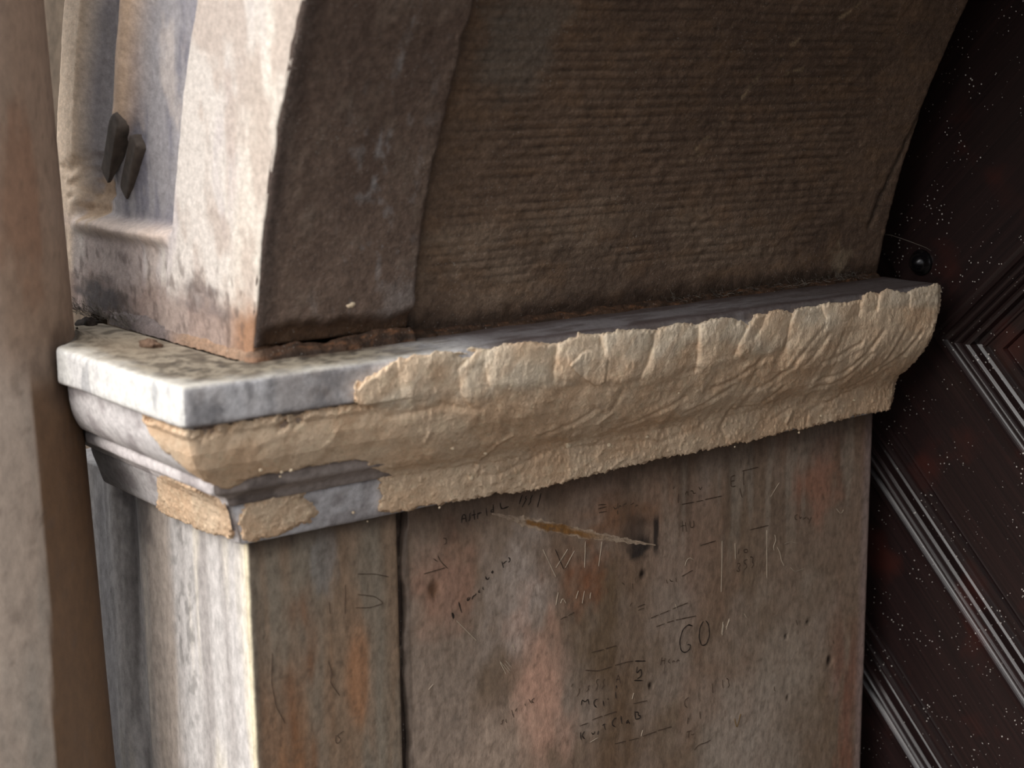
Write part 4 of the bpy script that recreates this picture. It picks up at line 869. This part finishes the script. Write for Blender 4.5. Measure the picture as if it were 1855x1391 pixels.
# mass of the springer behind the skins
V = []
for yv in (.055, 1.02):
    for R in (1.215, 1.66):
        for z in np.linspace(.203, .80, 10):
            V.append((1.15 - math.sqrt(R * R - z * z), yv, z))
F = []
for i in range(9):
    q = lambda k, r, j: (k * 2 + r) * 10 + j
    F += [(q(0, 0, i), q(0, 0, i + 1), q(1, 0, i + 1), q(1, 0, i)), (q(0, 1, i), q(1, 1, i), q(1, 1, i + 1), q(0, 1, i + 1)), (q(0, 0, i), q(0, 1, i), q(0, 1, i + 1), q(0, 0, i + 1)), (q(1, 0, i), q(1, 0, i + 1), q(1, 1, i + 1), q(1, 1, i))]
F += [(q(0, 0, 0), q(1, 0, 0), q(1, 1, 0), q(0, 1, 0)), (q(0, 0, 9), q(0, 1, 9), q(1, 1, 9), q(1, 0, 9))]
child(make_mesh('springer_core', V, F, M_CORE), arch)

# crumbly brown bedding mortar squeezed out between arch and cornice
t = np.concatenate([np.linspace(-.34, .02, 90), np.linspace(.02, 1.04, 300)[1:]])
prof = np.linspace(0, 1, 9)
Tt, Q = np.meshgrid(t, prof, indexing='ij')
wv_ = (.010 + .007 * fbm(Tt * 26, Tt * 0 + 5, oct=4, seed=470)) * np.where(Tt > .25, .8, 1.0)
wv_ = np.where(Tt < .01, .004 + .3 * wv_, wv_)
hv_ = (.016 + .006 * fbm(Tt * 30, Tt * 0 + 9, oct=4, seed=471)) * np.where(Tt > .22, .55, 1)
wx = np.where(Tt > .212, .001, .017)
out = wx + wv_ * (1 - Q); hh = .1985 + hv_ * np.sqrt(Q) + .0015 * fbm(Tt * 140, Q * 4, oct=3, seed=472)
X = np.where(Tt >= .02, out, Tt); Y = np.where(Tt >= .02, Tt - .012 * (Tt < .06) * (.06 - Tt) / .04 * (1 - Q), .010 - wv_ * (1 - Q) * 1.0)
X = X - .0 * Q
cB = mixc(lin((70, 50, 36)) * np.ones(X.shape + (3,)), lin((52, 38, 28)), sst(-.1, .3, fbm(Tt * 40, Q * 3, oct=4, seed=473)))
cB = mixc(cB, lin((120, 82, 56)), .6 * sst(.3, .5, fbm(Tt * 70, Q * 4, oct=3, seed=474)))
cB = mixc(cB, lin((150, 122, 100)), .8 * (1 - sst(.0, .03, Tt)))
cB = mixc(cB, lin((96, 90, 92)), .8 * (1 - sst(-.2, -.12, Tt)))
child(sheet('bedding_mortar', np.stack([X, Y, hh], -1), M_SOFFIT, None, cB), arch)

# ------------------------------------------------------------------ column in front of the wall
zc = np.concatenate([np.linspace(-1.1, -.62, 8), np.arange(-.60, .72, .006), np.linspace(.74, 2.4, 8)])
th = np.linspace(0, 2 * np.pi, 181)[:-1]
Th, Zc = np.meshgrid(th, zc, indexing='ij')
Rc = .150 - .028 * (Zc - .2) * 1.0
Rc = np.where(Zc > .75, .150 - .028 * .55, Rc) + .0008 * fbm(np.cos(Th) * 3, np.sin(Th) * 3, Zc * 4, oct=3, seed=500)
X = KF_COL[0] + Rc * np.cos(Th); Y = KF_COL[1] + Rc * np.sin(Th)
ang = np.degrees(Th); ang = np.where(ang > 180, ang - 360, ang)
c = lin((150, 136, 124)) * np.ones(X.shape + (3,))
cx, cy = np.cos(Th) * .16, np.sin(Th) * .16
c = mixc(c, lin((122, 106, 94)), .7 * sst(-.3, .4, fbm(cx * 14, cy * 14, Zc * 2.5, oct=4, seed=501)))
c = mixc(c, lin((122, 120, 114)), .5 * sst(-.1, .5, fbm(cx * 20, cy * 20, Zc * 4, oct=4, seed=502)))
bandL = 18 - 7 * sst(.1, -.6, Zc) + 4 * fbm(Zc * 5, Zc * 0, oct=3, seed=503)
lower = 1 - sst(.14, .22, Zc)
c = mixc(c, lin((84, 60, 38)), .95 * sst(bandL - 1.0, bandL + 1.0, ang) * lower * (ang < 150))  # brown band with a sharp edge, below the slab level
c = mixc(c, lin((124, 103, 87)), .8 * sst(-8, 10, ang + 6 * fbm(Zc * 6, Zc * 0 + 3, oct=3, seed=504)) * (1 - lower) * (ang < 150))
c = mixc(c, lin((112, 76, 54)), .5 * blob(ang, Zc, 22, .36, 14, .10, .6, 505) * (1 - lower))
c = mixc(c, lin((58, 43, 34)), .85 * blob(ang, Zc, 38, .185, 16, .05, .5, 506, .9))
c = mixc(c, lin((80, 66, 56)), .4 * sst(.2, .6, fbm(cx * 110, cy * 110, Zc * 70, oct=4, seed=507)))
nth = len(th); m = len(zc)
ids = np.arange(nth * m).reshape(nth, m); nx = np.roll(ids, -1, 0)
F = np.stack([ids[:, :-1], nx[:, :-1], nx[:, 1:], ids[:, 1:]], -1).reshape(-1, 4)
Fl = [list(q) for q in F] + [list(ids[::-1, 0]), list(ids[:, -1])]
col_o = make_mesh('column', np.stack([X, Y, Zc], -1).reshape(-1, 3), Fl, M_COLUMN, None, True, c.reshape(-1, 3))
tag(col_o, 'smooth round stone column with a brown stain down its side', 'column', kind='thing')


# ------------------------------------------------------------------ door: dark varnished boards with diagonal mouldings
def door_mat(name, ang):
    m, nt, b = new_mat(name)
    N, L = nt.nodes, nt.links
    tc = N.new('ShaderNodeTexCoord'); mp = N.new('ShaderNodeMapping')
    mp.inputs['Rotation'].default_value = (0, ang, 0)
    L.new(tc.outputs['Object'], mp.inputs['Vector'])
    mp2 = N.new('ShaderNodeMapping'); mp2.inputs['Scale'].default_value = (4, 30, 260)
    L.new(mp.outputs['Vector'], mp2.inputs['Vector'])
    n = N.new('ShaderNodeTexNoise'); n.inputs['Scale'].default_value = 1.0; n.inputs['Detail'].default_value = 5
    L.new(mp2.outputs['Vector'], n.inputs['Vector'])
    n2 = N.new('ShaderNodeTexNoise'); n2.inputs['Scale'].default_value = 9; n2.inputs['Detail'].default_value = 6
    L.new(tc.outputs['Object'], n2.inputs['Vector'])
    cr = N.new('ShaderNodeValToRGB')
    e = cr.color_ramp.elements
    e[0].position = .25; e[0].color = (*lin((24, 17, 17)), 1)
    e[1].position = .75; e[1].color = (*lin((40, 26, 25)), 1)
    L.new(n.outputs['Fac'], cr.inputs['Fac'])
    cr2 = N.new('ShaderNodeValToRGB')
    e = cr2.color_ramp.elements
    e[0].position = .56; e[0].color = (0, 0, 0, 1); e[1].position = .72; e[1].color = (1, 1, 1, 1)
    L.new(n2.outputs['Fac'], cr2.inputs['Fac'])
    mx = N.new('ShaderNodeMix'); mx.data_type = 'RGBA'; mx.inputs['B'].default_value = (*lin((70, 32, 25)), 1)
    sc = N.new('ShaderNodeMath'); sc.operation = 'MULTIPLY'; sc.inputs[1].default_value = .5
    L.new(cr2.outputs['Color'], sc.inputs[0]); L.new(sc.outputs[0], mx.inputs['Factor']); L.new(cr.outputs['Color'], mx.inputs['A'])
    # flecks of dust and lime
    v = N.new('ShaderNodeTexVoronoi'); v.inputs['Scale'].default_value = 150
    L.new(tc.outputs['Object'], v.inputs['Vector'])
    n3 = N.new('ShaderNodeTexNoise'); n3.inputs['Scale'].default_value = 16; n3.inputs['Detail'].default_value = 4
    L.new(tc.outputs['Object'], n3.inputs['Vector'])
    th_ = N.new('ShaderNodeMath'); th_.operation = 'MULTIPLY_ADD'; th_.inputs[1].default_value = .55; th_.inputs[2].default_value = -.20
    L.new(n3.outputs['Fac'], th_.inputs[0])
    lt = N.new('ShaderNodeMath'); lt.operation = 'LESS_THAN'
    L.new(v.outputs['Distance'], lt.inputs[0]); L.new(th_.outputs[0], lt.inputs[1])
    mx2 = N.new('ShaderNodeMix'); mx2.data_type = 'RGBA'; mx2.inputs['B'].default_value = (.5, .46, .42, 1)
    L.new(lt.outputs[0], mx2.inputs['Factor']); L.new(mx.outputs['Result'], mx2.inputs['A'])
    L.new(mx2.outputs['Result'], b.inputs['Base Color'])
    b.inputs['Roughness'].default_value = .33; b.inputs['Specular IOR Level'].default_value = .5
    bp = N.new('ShaderNodeBump'); bp.inputs['Strength'].default_value = .35; bp.inputs['Distance'].default_value = .001
    L.new(n.outputs['Fac'], bp.inputs['Height']); L.new(bp.outputs['Normal'], b.inputs['Normal'])
    return m


M_DOOR_DN = door_mat('varnished_wood', math.radians(-45))
M_DOOR_UP = door_mat('varnished_wood_up', math.radians(45))
M_STUD = plain('black_iron_stud', (24, 22, 24), .22, .6, .6, nscale=60, bump=.05)
door = tag(empty('door_1', (.5, 1.14, -1.1)), 'dark varnished wooden door with diagonal chevron mouldings', 'door', kind='structure')
YD = 1.12
ZM = .108
child(box_mesh('backing', (-.30, YD + .012, -1.1), (2.6, YD + .05, 1.6), M_DOOR_DN), door)
r2 = math.sqrt(.5)
XL, XR, ZB, ZT = -.22, 1.30, -1.08, 1.30


def clip_line(s, up):
    """end points of the line x+z=s (lower half) or its mirror (upper half) inside the door"""
    x0 = s - ZM                      # where it meets the mitre line
    xa = max(XL, x0) ; xb = XR
    if xb - x0 > ZM - ZB: xb = x0 + ZM - ZB
    if xb <= xa: return None
    za, zb = s - xa, s - xb
    if up: za, zb = 2 * ZM - za, 2 * ZM - zb
    return xa, za, xb, zb


def bar(name, sa, sb, prof, up, mat):
    """strip between lines s=sa..sb; prof = list of (fraction across, height in front of the door face)"""
    V, F = [], []
    for fr_, h in prof:
        q = clip_line(sa + (sb - sa) * fr_, up)
        if q is None: return
        V += [(q[0], YD - h, q[1]), (q[2], YD - h, q[3])]
    for k in range(len(prof) - 1):
        F.append((2 * k, 2 * k + 1, 2 * k + 3, 2 * k + 2))
    n_ = len(V)
    for fr_ in (prof[0][0], prof[-1][0]):
        q = clip_line(sa + (sb - sa) * fr_, up)
        V += [(q[0], YD + .013, q[1]), (q[2], YD + .013, q[3])]
    e = 2 * (len(prof) - 1)
    F += [(0, n_, n_ + 1, 1), (e, e + 1, n_ + 3, n_ + 2), (n_, n_ + 2, n_ + 3, n_ + 1),
          [2 * k for k in range(len(prof))] + [n_ + 2, n_], [2 * k + 1 for k in range(len(prof))][::-1] + [n_ + 1, n_ + 3]]
    o = make_mesh(name, V, F, mat, None, False)
    import bmesh
    bm = bmesh.new(); bm.from_mesh(o.data); bmesh.ops.recalc_face_normals(bm, faces=bm.faces); bm.to_mesh(o.data); bm.free()
    return child(o, door)


ROLL = [(i / 10, .004 + .013 * math.sin(math.pi * i / 10)) for i in range(11)]
HOLLOW = [(i / 8, .006 - .0055 * math.sin(math.pi * i / 8)) for i in range(9)]
for up in (False, True):
    mat = M_DOOR_UP if up else M_DOOR_DN
    for base in (.163 - .347 * 3, .163 - .347 * 2, .163 - .347, .163, .163 + .347, .163 + .694):
        b = base
        if up and base < .1:
            if base == .163 - .347: bar('board', b - .9, b + .346, [(0, -.002), (.01, .001), (.5, .0012), (.99, .001), (1, -.002)], up, mat)
            continue
        bar('edge_fillet', b - .001, b + .0105, [(0, .0), (.12, .009), (.85, .010), (1, .004)], up, mat)
        bar('hollow', b + .0105, b + .030, HOLLOW, up, mat)
        bar('roll', b + .030, b + .053, ROLL, up, mat)
        bar('bead', b + .053, b + .068, [(0, .003), (.1, .015), (.5, .017), (.9, .015), (1, .002)], up, mat)
        bar('hollow', b + .068, b + .083, [(0, .001), (.5, -.002), (1, .001)], up, mat)
        bar('bead', b + .083, b + .090, [(0, .002), (.2, .010), (.8, .010), (1, .005)], up, mat)
        bar('edge_fillet', b + .090, b + .118, [(0, .006), (.5, .0075), (.93, .007), (1, .0)], up, mat)
        bar('board', b + .118, b + .346, [(0, -.002), (.01, .001), (.5, .0012), (.99, .001), (1, -.002)], up, mat)

# big round-headed stud
n = 16
V, F = [], []
pr = [(.0, .0165), (.006, .0155), (.011, .0125), (.0150, .0080), (.0168, .003), (.0185, .0015), (.0195, 0.0), (.0195, -.004)]
for (rr, hh_) in pr:
    for k in range(n):
        a = 2 * math.pi * k / n
        V.append((.021 + rr * math.cos(a), YD - .004 - hh_, .217 + rr * math.sin(a)))
for i in range(len(pr) - 1):
    for k in range(n):
        F.append((i * n + k, i * n + (k + 1) % n, (i + 1) * n + (k + 1) % n, (i + 1) * n + k))
child(make_mesh('stud', V, F, M_STUD), door)

# ------------------------------------------------------------------ small things
# broken iron cramp sticking out of the sunk channel of the arch front
cramp = tag(empty('iron_cramp', (-.31, -.0, .40)), 'stub of dark broken iron cramp jutting from the sunk arch channel', 'iron cramp')


def shank(cx, cz, y0, ln, wd, dp, ang, seed):
    o = rock('shank', (0, 0, 0), 1.0, M_IRON, None, (1, 1, 1), .5, seed=seed, n=16)
    V = np.array([v.co for v in o.data.vertices])
    V = np.sign(V) * np.abs(V) ** .30                       # towards a worn bar
    V[:, 1] *= .55 + .45 * V[:, 0]                           # thicker at the broken outer end
    ca, sa = math.cos(ang), math.sin(ang)
    x = V[:, 0] * ln; z = V[:, 2] * wd
    W_ = np.stack([cx + x * ca - z * sa, y0 + V[:, 1] * dp, cz + x * sa + z * ca], 1)
    o.data.vertices.foreach_set('co', W_.astype(np.float32).ravel())
    o.data.update()
    return child(o, cramp)


shank(-.328, .413, .020, .050, .0135, .016, math.radians(46), 71)
shank(-.292, .392, .026, .046, .0120, .014, math.radians(46), 72)

# rusty lump on the cornice top
o = rock('rust_lump', (-.142, -.034, .2015), .019, M_RUST, None, (1.0, .5, .36), .5, seed=31)
tag(o, 'small rusty brown lump on top of the cornice near the column', 'rust lump')
# black lumps added to stand in for the dark void at the cornice end
for k, (p, s_) in enumerate([((-.385, -.006, .193), (1.6, .6, .5)), ((-.338, -.022, .1985), (.7, .5, .6))]):
    o = rock('debris', p, .016, M_DARK, None, s_, .6, seed=41 + k)
    tag(o, ['elongated black bit of debris lodged behind the cornice end', 'smaller black bit of debris at the cornice end'][k], 'debris')
# white lime drop on the dark ring
o = rock('lime_drop', (.0265, .125, .250), .0045, M_CRUMB, None, (.6, 1.3, .8), .4, seed=51, n=9)
tag(o, 'white drop of lime on the dark arch stone', 'lime drop')

# cobweb strands: one across the door, fluffy dust along the back of the cornice
o = tube('spider_thread', [(-.03, 1.052, .262), (-.005, 1.08, .258), (.012, 1.10, .249), (.036, 1.108, .241), (.045, 1.108, .237)], .0003, M_WEB)
tag(o, 'thin spider thread strung in front of the dark door', 'spider thread')


def fluff(name, y0, y1, n, x0, h, seed, front=False):
    rr = random.Random(seed)
    V, F = [], []
    for i in range(n):
        y = rr.uniform(y0, y1); L_ = rr.uniform(.008, .028)
        a = rr.uniform(-.9, .9)
        p = Vector((x0 + rr.uniform(-.002, .004), y, .2005 + rr.uniform(0, .004))) if not front else Vector((y, .006 - rr.uniform(0, .012), .2005 + rr.uniform(0, .01)))
        dirv = Vector((rr.uniform(-.15, .5), math.sin(a), rr.uniform(.05, h)))
        if front: dirv = Vector((math.sin(a), -abs(rr.uniform(0, .4)), rr.uniform(.05, h)))
        dirv.normalize()
        pts = []
        for k in range(6):
            pts.append(p + dirv * L_ * k / 5 + Vector((rr.uniform(-1, 1), rr.uniform(-1, 1), rr.uniform(-1, 1))) * .0018 * (k > 0))
        w = .00022
        for k, q in enumerate(pts):
            b = len(V)
            V += [tuple(q + Vector((w, 0, w))), tuple(q + Vector((-w, w, 0))), tuple(q + Vector((0, -w, -w)))]
            if k:
                for e in range(3):
                    F.append((b - 3 + e, b - 3 + (e + 1) % 3, b + (e + 1) % 3, b + e))
    return make_mesh(name, V, F, M_WEB)


o = fluff('cobweb', .62, 1.0, 170, .004, .5, 61)
tag(o, 'fluffy grey cobweb dust along the back of the cornice top', 'cobweb', kind='stuff')
o = fluff('cobweb', -.44, -.26, 160, 0, .9, 62, True)
tag(o, 'sooty cobweb tangle at the foot of the arch beside the column', 'cobweb', kind='stuff')
